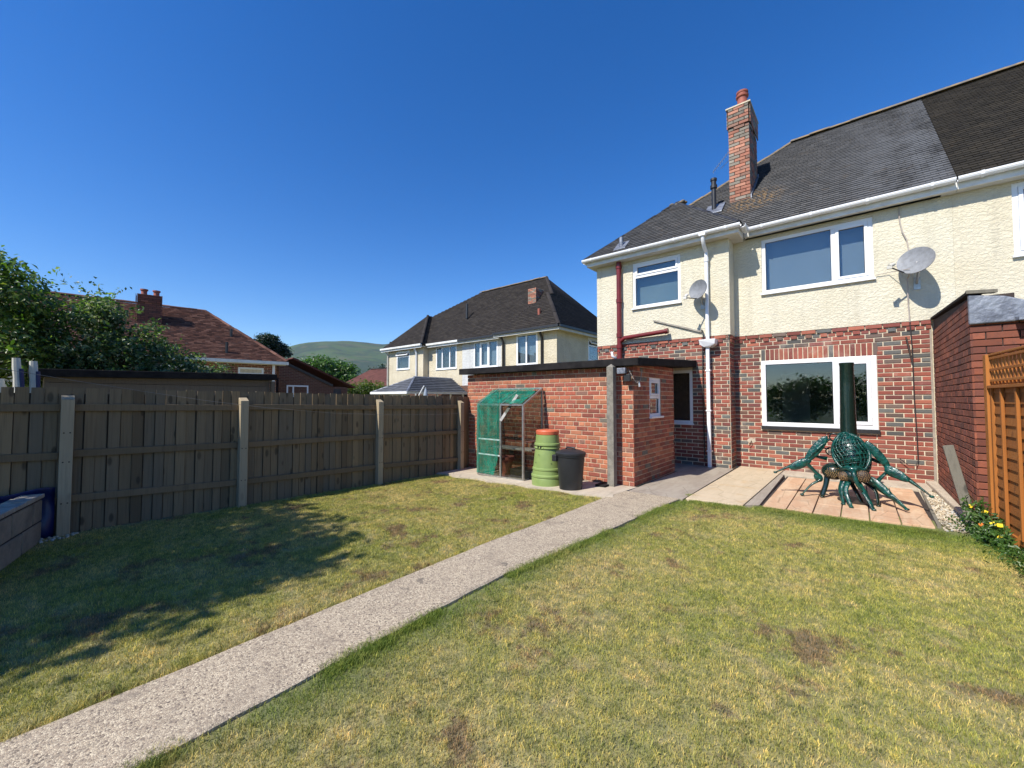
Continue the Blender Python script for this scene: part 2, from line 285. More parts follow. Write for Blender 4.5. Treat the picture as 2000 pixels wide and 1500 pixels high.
# ------------------------------------------------------------------ geometry helpers
W = {}
def tag(o, label=None, cat=None, group=None, kind=None):
    if label: o['label'] = label
    if cat: o['category'] = cat
    if group: o['group'] = group
    if kind: o['kind'] = kind
    return o
def empty(name, loc, label, cat, group=None, rz=0, local=False):
    o = bpy.data.objects.new(name, None); o.empty_display_size = .2; col.objects.link(o); o.location = loc; o.rotation_euler.z = rz
    W[o] = Vector((0, 0, 0)) if local else Vector(loc); return tag(o, label, cat, group)
class MB:
    def __init__(s): s.v = []; s.f = []
    def add(s, vs, fs):
        k = len(s.v); s.v.extend(tuple(p) for p in vs); s.f.extend(tuple(i+k for i in f) for f in fs); return s
    def box(s, a, b, mat=None):
        (x0, y0, z0), (x1, y1, z1) = a, b
        vs = [Vector(p) for p in ((x0, y0, z0), (x1, y0, z0), (x1, y1, z0), (x0, y1, z0), (x0, y0, z1), (x1, y0, z1), (x1, y1, z1), (x0, y1, z1))]
        if mat is not None: vs = [mat @ p for p in vs]
        return s.add(vs, [(3, 2, 1, 0), (4, 5, 6, 7), (0, 1, 5, 4), (1, 2, 6, 5), (2, 3, 7, 6), (3, 0, 4, 7)])
    def beam(s, p, q, w_, h, up=(0, 0, 1), w2=None, h2=None):
        p = Vector(p); q = Vector(q); d = (q-p).normalized(); u = Vector(up)
        if abs(d.dot(u)) > .98: u = Vector((0, 1, 0))
        sx = d.cross(u).normalized(); uy = sx.cross(d).normalized(); w2 = w_ if w2 is None else w2; h2 = h if h2 is None else h2
        vs = [p-sx*w_/2-uy*h/2, p+sx*w_/2-uy*h/2, p+sx*w_/2+uy*h/2, p-sx*w_/2+uy*h/2, q-sx*w2/2-uy*h2/2, q+sx*w2/2-uy*h2/2, q+sx*w2/2+uy*h2/2, q-sx*w2/2+uy*h2/2]
        return s.add(vs, [(0, 3, 2, 1), (4, 5, 6, 7), (0, 1, 5, 4), (1, 2, 6, 5), (2, 3, 7, 6), (3, 0, 4, 7)])
    def tube(s, pts, r, n=10, cap=True, flat=1.0):
        pts = [Vector(p) for p in pts]; rs = r if isinstance(r, (list, tuple)) else [r]*len(pts); k = len(s.v); pu = None
        for i, p in enumerate(pts):
            d = (pts[min(i+1, len(pts)-1)]-pts[max(i-1, 0)]).normalized()
            if pu is None: a = Vector((0, 0, 1)) if abs(d.z) < .9 else Vector((0, 1, 0)); x = d.cross(a).normalized()
            else: x = (pu-d*pu.dot(d)).normalized()
            pu = x; y = d.cross(x)
            for j in range(n):
                t_ = 2*math.pi*j/n; s.v.append(tuple(p+x*math.cos(t_)*rs[i]+y*math.sin(t_)*rs[i]*flat))
        for i in range(len(pts)-1):
            for j in range(n): s.f.append((k+i*n+j, k+i*n+(j+1) % n, k+(i+1)*n+(j+1) % n, k+(i+1)*n+j))
        if cap: s.f.append(tuple(k+j for j in range(n))[::-1]); s.f.append(tuple(k+(len(pts)-1)*n+j for j in range(n)))
        return s
    def lathe(s, c, prof, n=28, axis=None):
        c = Vector(c); k = len(s.v); q = Vector(axis or (0, 0, 1)).normalized().to_track_quat('Z', 'Y')
        for r_, z in prof:
            for j in range(n): t_ = 2*math.pi*j/n; s.v.append(tuple(c+q @ Vector((r_*math.cos(t_), r_*math.sin(t_), z))))
        for i in range(len(prof)-1):
            for j in range(n): s.f.append((k+i*n+j, k+i*n+(j+1) % n, k+(i+1)*n+(j+1) % n, k+(i+1)*n+j))
        s.f.append(tuple(k+j for j in range(n))[::-1]); s.f.append(tuple(k+(len(prof)-1)*n+j for j in range(n))); return s
    def ell(s, c, r, n=16, m=10, rot=None):
        c = Vector(c); k = len(s.v)
        for i in range(1, m):
            a = math.pi*i/m
            for j in range(n):
                t_ = 2*math.pi*j/n; p = Vector((r[0]*math.sin(a)*math.cos(t_), r[1]*math.sin(a)*math.sin(t_), r[2]*math.cos(a)))
                s.v.append(tuple(c+(rot @ p if rot else p)))
        for q in (Vector((0, 0, r[2])), Vector((0, 0, -r[2]))): s.v.append(tuple(c+(rot @ q if rot else q)))
        T = len(s.v)-2; B = T+1
        for i in range(m-2):
            for j in range(n): s.f.append((k+i*n+j, k+(i+1)*n+j, k+(i+1)*n+(j+1) % n, k+i*n+(j+1) % n))
        for j in range(n): s.f.append((T, k+j, k+(j+1) % n)); s.f.append((B, k+(m-2)*n+(j+1) % n, k+(m-2)*n+j))
        return s
    def prism(s, poly, vec):
        vec = Vector(vec); n = len(poly); vs = [Vector(p) for p in poly]+[Vector(p)+vec for p in poly]
        return s.add(vs, [tuple(range(n))[::-1], tuple(range(n, 2*n))]+[(i, (i+1) % n, n+(i+1) % n, n+i) for i in range(n)])
    def build(s, name, mat, parent=None, smooth=False, bevel=0, kind=None, label=None, orig=None):
        me = bpy.data.meshes.new(name); off = W.get(parent, Vector((0, 0, 0))) if parent else Vector(orig or (0, 0, 0))
        me.from_pydata([(x-off.x, y-off.y, z-off.z) for x, y, z in s.v], [], s.f); me.update()
        if smooth: me.shade_smooth() if smooth is True else me.shade_smooth()
        me.materials.append(M[mat]); o = bpy.data.objects.new(name, me); col.objects.link(o)
        if smooth == 'auto':
            try: me.set_sharp_from_angle(angle=R(35))
            except Exception: pass
        if parent: o.parent = parent; W[o] = off
        elif orig: o.location = orig
        if bevel:
            b = o.modifiers.new('bevel', 'BEVEL'); b.width = bevel; b.segments = 2; b.limit_method = 'ANGLE'
        return tag(o, label, None, None, kind)
def fast_mesh(name, V, F, mat, parent=None, kind=None):
    "V (n,3), F (m,k) arrays in world coordinates"
    off = np.array(W.get(parent, Vector((0, 0, 0)))) if parent else np.zeros(3)
    me = bpy.data.meshes.new(name); V = np.asarray(V, np.float32)-off.astype(np.float32); F = np.asarray(F, np.int32); m, k = F.shape
    me.vertices.add(len(V)); me.vertices.foreach_set('co', V.ravel()); me.loops.add(m*k); me.loops.foreach_set('vertex_index', F.ravel())
    me.polygons.add(m); me.polygons.foreach_set('loop_start', np.arange(m, dtype=np.int32)*k); me.update(calc_edges=True); me.materials.append(M[mat])
    o = bpy.data.objects.new(name, me); col.objects.link(o)
    if parent: o.parent = parent; W[o] = Vector(off)
    if kind: o['kind'] = kind
    return o
CF = Vector((-math.sin(YAW)*math.cos(PITCH), math.cos(YAW)*math.cos(PITCH), math.sin(PITCH))); CR = Vector((math.cos(YAW), math.sin(YAW), 0)); CU = CR.cross(CF)
def apparent(p, nrm):
    d = Vector(p)-cam.location; z = d.dot(CF)
    if z < .3: return 0
    if abs(d.dot(CR)/z*FPX) > 1010 or abs(d.dot(CU)/z*FPX) > 770: return 0
    return max(0, -d.normalized().dot(nrm))/z/z

# ------------------------------------------------------------------ bricks
def brick_unit(mat, D=.010):
    c = .0035; m = MB()
    m.add([(-.5, 0, -.5), (.5, 0, -.5), (.5, 0, .5), (-.5, 0, .5)], [])
    x1, z1 = .5-.02, .5-.07
    m.add([(-.5, -D+c, -.5), (.5, -D+c, -.5), (.5, -D+c, .5), (-.5, -D+c, .5), (-x1, -D, -z1), (x1, -D, -z1), (x1, -D, z1), (-x1, -D, z1)], [])
    f = []
    for i in range(4): j = (i+1) % 4; f += [(i, j, 4+j, 4+i), (4+i, 4+j, 8+j, 8+i)]
    f.append((8, 9, 10, 11)); m.f = f; return m
class Bricks:
    "bricks laid on walls of one thing: the largest in view as single parts, the rest joined"
    def __init__(s, mat, D=.010): s.mat = mat; s.L = []; s.D = D
    def wall(s, o, u, nrm, W_, z0, z1, holes=(), course=.075, length=.225, joint=.0145, proud=None, bond='stretcher', start=0):
        u = Vector(u); nrm = Vector(nrm); k = int(round((z1-z0)/course))
        for i in range(k):
            zc = z0+(i+.5)*course; iv = [(0, W_)]
            for (a, b, c, d) in holes:
                if c-course*.4 < zc < d+course*.4:
                    nv = []
                    for (p, q) in iv:
                        if b <= p or a >= q: nv.append((p, q)); continue
                        if a > p: nv.append((p, a))
                        if b < q: nv.append((b, q))
                    iv = nv
            head = (bond == 'mixed' and i % 4 == 3) or (proud and proud(i, 0, k) == 'head')
            L = length/2 if head else length
            t0 = -(0 if i % 2 == 0 else L/2)+start
            j = 0
            while t0 < W_:
                a, b = t0, t0+L
                for (p, q) in iv:
                    aa, bb = max(a, p), min(b, q)
                    if bb-aa > .03:
                        pr = 0
                        if proud:
                            g = proud(i, j, k)
                            if g == 'head': pr = .022 if j % 2 else 0
                            elif isinstance(g, float): pr = g
                        s.L.append((o+u*((aa+bb)/2)+Vector((0, 0, zc)), u, nrm, bb-aa-joint, course-joint, pr+random.uniform(-.0015, .002)))
                t0 = b; j += 1
    def one(s, p, u, nrm, w_, h, pr=0): s.L.append((Vector(p), Vector(u), Vector(nrm), w_, h, pr))
    def finish(s, parent, n_single=300):
        sc_ = sorted(range(len(s.L)), key=lambda i: -apparent(s.L[i][0], s.L[i][2])*s.L[i][3]*s.L[i][4])
        unit = brick_unit(s.mat, s.D); me = bpy.data.meshes.new('brick'); me.from_pydata(unit.v, [], unit.f); me.materials.append(M[s.mat]); me.update()
        off = W[parent]; rest = MB()
        for rank, i in enumerate(sc_):
            p, u, nrm, w_, h, pr = s.L[i]
            q = p+nrm*pr
            rot = Matrix((u, -nrm, (0, 0, 1))).transposed()
            if rank < n_single:
                o = bpy.data.objects.new('brick', me); col.objects.link(o); o.parent = parent
                o.location = q-off; o.rotation_euler = rot.to_euler(); o.rotation_euler.y += random.uniform(-.006, .006); o.scale = (w_, 1, h)
            else:
                rest.add([q+rot @ Vector((x*w_, y, z*h)) for x, y, z in unit.v], unit.f)
        if rest.v: rest.build('brick', s.mat, parent, kind='stuff')

def wall_holes(parent, name, o, u, nrm, W_, z0, z1, holes, thick, mat):
    "one solid wall with openings; outer face through o"
    u = Vector(u); nrm = Vector(nrm); o = Vector(o)
    xs = sorted({0, W_, *[h[0] for h in holes], *[h[1] for h in holes]}); zs = sorted({z0, z1, *[h[2] for h in holes], *[h[3] for h in holes]})
    m = MB(); inn = lambda x, z: any(a < x < b and c < z < d for a, b, c, d in holes)
    cells = {(i, j): not inn((xs[i]+xs[i+1])/2, (zs[j]+zs[j+1])/2) for i in range(len(xs)-1) for j in range(len(zs)-1)}
    P = lambda x, z, t: o+u*x+Vector((0, 0, z))-nrm*t
    for (i, j), on in cells.items():
        if not on: continue
        a, b, c, d = xs[i], xs[i+1], zs[j], zs[j+1]
        m.add([P(a, c, 0), P(b, c, 0), P(b, d, 0), P(a, d, 0)], [(0, 1, 2, 3)]); m.add([P(a, c, thick), P(b, c, thick), P(b, d, thick), P(a, d, thick)], [(3, 2, 1, 0)])
        for di, dj, e in ((-1, 0, ((a, c), (a, d))), (1, 0, ((b, d), (b, c))), (0, -1, ((b, c), (a, c))), (0, 1, ((a, d), (b, d)))):
            if not cells.get((i+di, j+dj), False):
                (p, q), (r_, s_) = e; m.add([P(p, q, 0), P(r_, s_, 0), P(r_, s_, thick), P(p, q, thick)], [(0, 1, 2, 3)])
    return m.build(name, mat, parent)

def window(parent, o, u, nrm, x0, x1, z0, z1, lights, frame=.06, mat='upvc', glass='glass', blind=None, sill=True, sash=(), hole=.0, transom=None, recess=.03, depth=.07, openings=()):
    """frame + sashes + panes; lights = x positions of mullions; sash = indices of lights that have a sash of their own"""
    o = Vector(o); u = Vector(u); nrm = Vector(nrm)
    rot = Matrix((u, -nrm, (0, 0, 1))).transposed()
    T = Matrix.Translation(o) @ rot.to_4x4()
    B = lambda m, a, b: m.box(a, b, T)
    y0, y1 = recess, recess+depth
    m = MB(); B(m, (x0, y0, z0), (x0+frame, y1, z1)); B(m, (x1-frame, y0, z0), (x1, y1, z1)); B(m, (x0+frame, y0, z1-frame), (x1-frame, y1, z1)); B(m, (x0+frame, y0, z0), (x1-frame, y1, z0+frame))
    xs = [x0+frame/2]+list(lights)+[x1-frame/2]
    for c in lights: B(m, (c-frame/2, y0+.001, z0+frame), (c+frame/2, y1-.001, z1-frame))
    if transom: B(m, (x0+frame, y0+.002, transom-frame/2), (x1-frame, y1-.002, transom+frame/2))
    fr = m.build('window', mat, parent, bevel=.004)
    cells = []
    for i in range(len(xs)-1):
        if transom: cells += [(xs[i]+frame/2, xs[i+1]-frame/2, z0+frame, transom-frame/2), (xs[i]+frame/2, xs[i+1]-frame/2, transom+frame/2, z1-frame)]
        else: cells.append((xs[i]+frame/2, xs[i+1]-frame/2, z0+frame, z1-frame))
    for i, (a, b, c, d) in enumerate(cells):
        if i in sash:
            s_ = MB(); f2 = frame*.75; yy = (y0-.012, y1-.02)
            TT = T
            if i in openings:
                TT = T @ Matrix.Translation((0, y0, d)) @ Matrix.Rotation(R(-38), 4, 'X') @ Matrix.Translation((0, -y0, -d))
            for (p, q) in (((a+.002, yy[0], c+.002), (a+f2, yy[1], d-.002)), ((b-f2, yy[0], c+.002), (b-.002, yy[1], d-.002)), ((a+f2, yy[0], d-f2), (b-f2, yy[1], d-.002)), ((a+f2, yy[0], c+.002), (b-f2, yy[1], c+f2))): s_.box(p, q, TT)
            s_.build('sash', mat, fr, bevel=.003); a, b, c, d = a+f2, b-f2, c+f2, d-f2
        else: TT = T
        g = .008; sl = MB()
        for (p, q) in (((a, y0+.02, c), (a+g, y0+.03, d)), ((b-g, y0+.02, c), (b, y0+.03, d)), ((a, y0+.02, d-g), (b, y0+.03, d)), ((a, y0+.02, c), (b, y0+.03, c+g))): sl.box(p, q, TT)
        sl.build('seal', 'seal', fr)
        pm = MB(); pm.box((a+.001, y0+.024, c+.001), (b-.001, y0+.028, d-.001), TT); pm.build('pane', glass, fr)
    if blind:
        bm = MB(); B(bm, (x0+frame*.5, y1+.10, z0+.02), (x1-frame*.5, y1+.11, z1-.02)); bm.build('blind', blind, fr)  # added panel; grey-blue stands in for reflected sky, dark for unlit rooms
    if sill:
        sm = MB(); B(sm, (x0-.02, y0-.05-recess, z0-.03), (x1+.02, y0+.02, z0+.001)); sm.build('sill', mat, fr, bevel=.004)
    return fr

# ------------------------------------------------------------------ roofs
def inside(poly, x, y):
    c = False; n_ = len(poly)
    for i in range(n_):
        (x1, y1), (x2, y2) = poly[i], poly[(i+1) % n_]
        if (y1 > y) != (y2 > y) and x < (x2-x1)*(y-y1)/(y2-y1)+x1: c = not c
    return c
def roof_plane(parent, pts, u, gauge, tw, mat, th=.012, name='roof_tiles', lift=.035):
    "pts: 3D corners of a planar roof face, first two along the eave; tiles laid in courses"
    pts = [Vector(p) for p in pts]; u = Vector(u).normalized(); o = pts[0]
    nrm = (pts[1]-pts[0]).cross(pts[-1]-pts[0]).normalized()
    if nrm.z < 0: nrm = -nrm
    vd = nrm.cross(u).normalized()
    if vd.z < 0: vd = -vd
    m = MB(); m.prism(pts, -nrm*.06); base = m.build('roof', mat, parent)
    P2 = [((p-o).dot(u), (p-o).dot(vd)) for p in pts]
    xa, xb = min(p[0] for p in P2), max(p[0] for p in P2); ya, yb = min(p[1] for p in P2), max(p[1] for p in P2)
    V = []; F = []; r_ = 0; y = ya
    while y < yb-gauge*.2:
        x = xa+(tw/2 if r_ % 2 else 0)-tw
        ym = min(y+gauge*.5, yb-1e-4); xsn = sorted((x2-x1)*(ym-y1)/(y2-y1)+x1 for (x1, y1), (x2, y2) in zip(P2, P2[1:]+P2[:1]) if (y1 > ym) != (y2 > ym))
        lo_, hi_ = (xsn[0], xsn[-1]) if xsn else (1, 0)
        while x < xb+tw:
            if min(x+tw, hi_)-max(x, lo_) > .02:
                j = random.uniform(-.003, .003); g = .003; k = len(V); L = gauge*1.15
                a0, a1 = max(x, lo_)+g, min(x+tw, hi_)-g; h0 = lift*.55+random.uniform(0, .005); h1 = .004
                for (px, py, h) in ((a0, y+j-.004, h0-th), (a1, y+j-.004, h0-th), (a0, y+j-.004, h0), (a1, y+j-.004, h0), (a0, y+L, h1), (a1, y+L, h1)):
                    V.append(tuple(o+u*px+vd*py+nrm*h))
                F += [(k, k+1, k+3, k+2), (k+2, k+3, k+5, k+4)]
            x += tw
        y += gauge; r_ += 1
    if V: fast_mesh(name, V, F, mat, base, 'stuff')
    return base
def ridge_run(parent, p, q, r=.11, L=.42, mat='ridge', single=True, name='ridge_tile'):
    p = Vector(p); q = Vector(q); d = q-p; n_ = max(1, int(round(d.length/L))); d = d/n_; joined = MB()
    dn = d.normalized(); side = dn.cross(Vector((0, 0, 1))).normalized(); up = side.cross(dn)
    for i in range(n_):
        m = MB() if single else joined; a = p+d*i-dn*.004; b = p+d*(i+1)+dn*.004; rr = r*random.uniform(.95, 1.05); lift = random.uniform(-.008, .008); k = len(m.v)
        for c in (a, b):
            for t_ in range(7):
                an = math.pi*t_/6*.9+math.pi*.05
                for s_ in (1, .85): m.v.append(tuple(c+side*math.cos(an)*rr*s_+up*(math.sin(an)*rr*s_*.8+lift-.035)))
        for t_ in range(6):
            a0, a1, b0, b1 = k+2*t_, k+2*t_+2, k+14+2*t_, k+16+2*t_
            m.f += [(a0, a1, b1, b0), (a0+1, b0+1, b1+1, a1+1), (a0, a0+1, a1+1, a1), (b0, b1, b1+1, b0+1)]
        if single: m.build(name, mat, parent)
    if not single: joined.build(name, mat, parent, kind='stuff')
def gutter(parent, p, q, out, r=.058, mat='upvc', brackets=.9, clips=True):
    p = Vector(p); q = Vector(q); out = Vector(out); d = (q-p); L = d.length; dn = d.normalized(); m = MB(); k = 0; c0 = out*(r+.004)
    prof = [(-r, 0), (-r, -.02), (-r*.8, -r*.75), (-r*.35, -r*1.05), (r*.35, -r*1.05), (r*.8, -r*.75), (r, -.02), (r, .004), (r*.88, .004), (r*.88, -.02), (r*.7, -r*.62), (0, -r*.9), (-r*.7, -r*.62), (-r*.88, 0)]
    m.prism([p+c0+out*a+Vector((0, 0, b)) for a, b in prof], d); g = m.build('gutter', mat, parent)
    n_ = int(L/brackets); cm = MB()
    for i in range(n_+1):
        c = p+dn*(.25+i*(L-.5)/max(1, n_))-dn*.02; rr = r+.007
        pr = [(-rr, .008), (-rr*.85, -r*.8), (-rr*.35, -r*1.2), (rr*.35, -r*1.2), (rr*.85, -r*.8), (rr, .009), (r*.9, .009), (-r*.9, .009)]
        cm.prism([c+c0+out*a+Vector((0, 0, b)) for a, b in pr], dn*.035)
    cm.build('gutter_bracket', mat, g, kind='stuff'); return g

# ================================================================== GROUND
def path_z(y): return -.09+.09*min(1, max(0, y/5.6))
def lawn_z(x, y):
    c = path_z(y)-.022; yy = max(-1, min(6, y)); l = -.056-.0146*yy
    if x < -2.8: t_ = min(1, (-2.8-x)/3.5); return c*(1-t_)+l*t_
    return c-.01*math.sin(max(0, (x+2.2))*1.2)
def path_edges(y):
    l = -2.79+.10*max(0, (y-3)/2.3); r_ = -2.19+.10*max(0, (y-2.5)); return l, r_
m = MB(); nx, ny = 70, 80; X0, X1, Y0, Y1 = -6.55, 1.5, -3.2, 6.6
for j in range(ny+1):
    for i in range(nx+1):
        x = X0+(X1-X0)*i/nx; y = Y0+(Y1-Y0)*j/ny; l, r_ = path_edges(y); on = l+.03 < x < r_-.03
        m.v.append((x, y, lawn_z(x, y)-(.05 if on else 0)))
for j in range(ny):
    for i in range(nx): a = j*(nx+1)+i; m.f.append((a, a+1, a+nx+2, a+nx+1))
m.build('lawn_soil', 'soil', kind='structure', smooth=True)
m = MB(); m.add([(-6000, -3000, -.5), (3000, -3000, -.5), (3000, 6000, -.5), (-6000, 6000, -.5)], [(0, 1, 2, 3)]); m.build('ground', 'far_ground', kind='structure')
m = MB()  # garden soil round the lawn, above the far ground
m.add([(-40, -14, -.22), (14, -14, -.22), (14, 30, -.22), (-40, 30, -.22)], [(0, 1, 2, 3)]); m.build('garden_ground', 'soil', kind='structure')
# path of exposed aggregate
m = MB(); ys = [-3.0+i*.1 for i in range(0, 88)]; k = 0
for y in ys:
    l, r_ = path_edges(y); l += .006*math.sin(y*2.1)+.003*math.sin(y*13); r_ += .007*math.sin(y*1.9+1)+.004*math.sin(y*17)
    z = path_z(y); xs = [l, l+.001, l+.02]+[l+(r_-l)*t_ for t_ in (.25, .5, .75)]+[r_-.02, r_-.001, r_]
    for i, x in enumerate(xs): m.v.append((x, y, z-.09 if i in (0, 8) else (z-.008 if i in (1, 7) else z+.003*math.sin(y*3+x*5))))
for j in range(len(ys)-1):
    for i in range(8): a = j*9+i; m.f.append((a, a+1, a+10, a+9))
m.build('path', 'path', kind='structure')
# slab in front of the outhouse
m = MB(); pts = []
for i in range(22):
    x = -6.3+i*(3.7/21); pts.append((x, 5.15+.05*math.sin(i*1.3)+.02*math.sin(i*3.7)))
pts += [(-2.66, 5.35), (-2.6, 6.04), (-6.3, 6.04)]
zs = lambda x: -.095+.095*min(1, max(0, (x+6.3)/3.5))
m.v = [(x, y, zs(x)) for x, y in pts]+[(x, y, zs(x)-.2) for x, y in pts]; n_ = len(pts)
m.f = [tuple(range(n_))]+[(i, n_+i, n_+(i+1) % n_, (i+1) % n_) for i in range(n_)]
m.build('outhouse_slab', 'slab_pale', kind='structure')
# paved yard: parts of the patio
patio = tag(bpy.data.objects.new('patio', None), None, None, None, 'structure'); col.objects.link(patio); W[patio] = Vector((0, 0, 0))
MB().prism([(-2.6, 5.72, -.004), (-1.83, 5.72, -.004), (-1.86, 8.84, -.004), (-4.7, 8.84, -.004), (-4.7, 7.9, -.004), (-2.6, 7.9, -.004)], (0, 0, -.15)).build('concrete_slab', 'slab_grey', patio)
MB().prism([(-1.81, 5.78, .004), (-1.14, 5.86, .004), (-1.10, 9.25, .004), (-1.82, 9.25, .004)], (0, 0, -.14)).build('concrete_slab', 'slab_buff', patio, bevel=.008)
MB().prism([(-1.125, 5.90, .0), (-.985, 6.03, .0), (-1.03, 8.72, .0), (-1.085, 9.25, .0)], (0, 0, -.14)).build('edging', 'slab_grey', patio)
MB().prism([(-1.07, 8.75, .004), (.80, 8.55, .004), (.90, 9.25, .004), (-1.07, 9.25, .004)], (0, 0, -.14)).build('concrete_slab', 'slab_pale', patio, bevel=.006)
xs = [-.955, -.70, -.44, -.18, .075, .335, .60]
for i in range(6):
    for (ya, yb) in ((6.02, 6.62), (6.62, 7.22), (7.22, 7.92), (7.92, 8.56)):
        g = .006; zt = random.uniform(-.004, .004); a, b = xs[i]+g, xs[i+1]-g
        if ya > 6.1: ya += .004
        ya2 = ya+(.03*i if ya < 6.1 else 0)
        MB().prism([(a, ya2, -.004+zt), (b, ya2+(.02 if ya < 6.1 else 0), -.004+zt), (b, yb-.003, -.003+zt), (a, yb-.003, -.003+zt)], (0, 0, -.06)).build('paving_slab', 'slab_orange', patio, bevel=.005)
MB().prism([(-.99, 5.98, -.03), (.64, 6.05, -.03), (.66, 8.6, -.03), (-.99, 8.76, -.03)], (0, 0, -.1)).build('bedding', 'mortar_dark', patio)
MB().prism([(.615, 6.25, .008), (.645, 6.25, .008), (.70, 8.5, .008), (.675, 8.5, .008)], (0, 0, -.1)).build('edging', 'old_timber', patio)
# concrete haunch along the annexe wall
m = MB(); m.prism([(.93, 6.4, -.05), (.93, 9.27, -.05), (.80, 9.27, -.05), (.85, 7.6, -.05), (.90, 6.5, -.05)], (0, 0, .10)); m.build('concrete_haunch', 'slab_pale', kind='structure', bevel=.02)
# gravel
V = []; F = []; base = MB().ell((0, 0, 0), (1, .8, .55), 6, 4)
for k in range(1500):
    y = random.uniform(6.15, 8.5); x = random.uniform(.655+.02*(y-6.2), .90-.0*(y)); s_ = random.uniform(.009, .02); a = random.uniform(0, 6.3); z = -.02+random.uniform(0, .022)
    if y < 6.6 and random.random() < .5: x += .12
    kk = len(V); ca, sa = math.cos(a), math.sin(a); q1 = random.uniform(.7, 1.2)
    for p in base.v: V.append((x+s_*(p[0]*ca-p[1]*q1*sa), y+s_*(p[0]*sa+p[1]*q1*ca), z+s_*p[2]))
    F += [tuple(i+kk for i in f) for f in base.f]
g = MB(); g.v = V; g.f = F; g.build('gravel', 'pebble', kind='stuff', smooth=True)
MB().prism([(.64, 6.1, -.02), (1.1, 6.1, -.02), (.95, 8.6, -.02), (.66, 8.6, -.02)], (0, 0, -.05)).build('gravel_bed', 'pebble', kind='structure')
# faint summer haze in the air (the hill fades to blue)
n = NT('haze'); pv = n.n('VolumePrincipled'); pv.inputs['Color'].default_value = (.80, .88, 1, 1); pv.inputs['Density'].default_value = .00005; pv.inputs['Anisotropy'].default_value = .2
n.t.links.new(pv.outputs[0], n.out.inputs[1]); M['haze'] = n.m; n.m.cycles.homogeneous_volume = True
MB().box((-7000, -4000, -1.6), (4000, 7000, 345)).build('haze', 'haze', kind='stuff')
#@HILL
# hills
m = MB(); prof = [(-30, .03), (0, .05), (30, .09), (45, .122), (52, .130), (57.4, .1335), (61, .1345), (64.7, .1335), (67, .127), (69.3, .115), (72, .098), (76, .07), (82, .04), (95, .02), (120, .02)]
AZ = np.arange(-30, 121, 1.0); RR = np.linspace(700, 3400, 44); pa = np.array(prof)
def fbm(a, b): return sum(math.sin(a*f+ph)*math.cos(b*f*.8+ph*2)/f for f, ph in ((1.3, .4), (2.9, 1.7), (6.1, 3.1), (12.7, 5.2)))
for r_ in RR:
    for a in AZ:
        t_ = (r_-700)/1700; e = np.interp(a, pa[:, 0], pa[:, 1]); s_ = min(1, max(0, t_)); s_ = s_**1.35
        h = e*2400*s_ if r_ < 2400 else e*2400*(1-.25*((r_-2400)/1000))
        h += fbm(a*.35, r_*.004)*9*min(1, s_*3)
        x = -math.sin(R(a))*r_; y = math.cos(R(a))*r_; m.v.append((x, y, h-6))
na = len(AZ)
for j in range(len(RR)-1):
    for i in range(na-1): a = j*na+i; m.f.append((a, a+1, a+na+1, a+na))
m.build('hill', 'hill', kind='structure', smooth=True)

# ================================================================== MAIN HOUSE
YW, YB, XL, XB, XP = 9.27, 8.85, -4.77, -1.90, 1.2
house = empty('house', (-1.8, 9.3, 0), 'nearest cream and brick house with tall brick chimney behind the patio', 'house')
BR = Bricks('brick_house')
zr = 2.614
w_low = (-1.43, .262, .825, 2.09); w_up = (-1.38, .268, 3.41, 4.48)
# main plane, brick part and render part
wall_holes(house, 'wall', (XB, YW, 0), (1, 0, 0), (0, -1, 0), XP-XB+.0, -.2, zr, [(w_low[0]-XB, w_low[1]-XB, w_low[2], w_low[3])], .28, 'mortar')
wall_holes(house, 'rendered_wall', (XB, YW-.03, 0), (1, 0, 0), (0, -1, 0), XP-XB, zr+.002, 4.66, [(w_up[0]-XB, w_up[1]-XB, w_up[2], w_up[3])], .3, 'render_cream')
def dent(i, j, k): return .026 if i == k-1 else ('head' if i == k-2 else 0)
zb = zr-35*.075
BR.wall(Vector((XB+.0, YW, 0)), (1, 0, 0), (0, -1, 0), 2.83, zb, zr, [(w_low[0]-XB, w_low[1]-XB, w_low[2]-.02, w_low[3]+.225)], proud=dent)
sx = w_low[0]+.037
while sx < w_low[1]+.005: BR.one((sx, YW, w_low[3]+.112), (1, 0, 0), (0, -1, 0), .062, .214, .0); sx += .0748
# bay plane
bw = XB-XL; w_bath = (-3.86, -2.80, 3.40, 4.44); w_kit = (-3.30, -2.60, .84, 1.95)
wall_holes(house, 'wall', (XL, YB, 0), (1, 0, 0), (0, -1, 0), bw, -.2, zr, [(w_kit[0]-XL, w_kit[1]-XL, w_kit[2], w_kit[3])], .26, 'mortar')
wall_holes(house, 'rendered_wall', (XL, YB-.03, 0), (1, 0, 0), (0, -1, 0), bw+.03, zr+.002, 4.66, [(w_bath[0]-XL, w_bath[1]-XL, w_bath[2], w_bath[3])], .27, 'render_cream')
BR.wall(Vector((XL, YB, 0)), (1, 0, 0), (0, -1, 0), bw, zb, zr, [(w_kit[0]-XL, w_kit[1]-XL, w_kit[2], w_kit[3])], proud=dent, start=-.1)
# bay return facing +X
MB().box((XB-.25, YB+.26, -.2), (XB, YW+.1, zr)).build('wall', 'mortar', house)
MB().box((XB-.25, YB+.24, zr+.002), (XB+.028, YW-.031, 4.66)).build('rendered_wall', 'render_cream', house)
BR.wall(Vector((XB, YB, 0)), (0, 1, 0), (1, 0, 0), YW-YB-.02, zb, zr, proud=lambda i, j, k: .024 if i >= k-2 else 0)
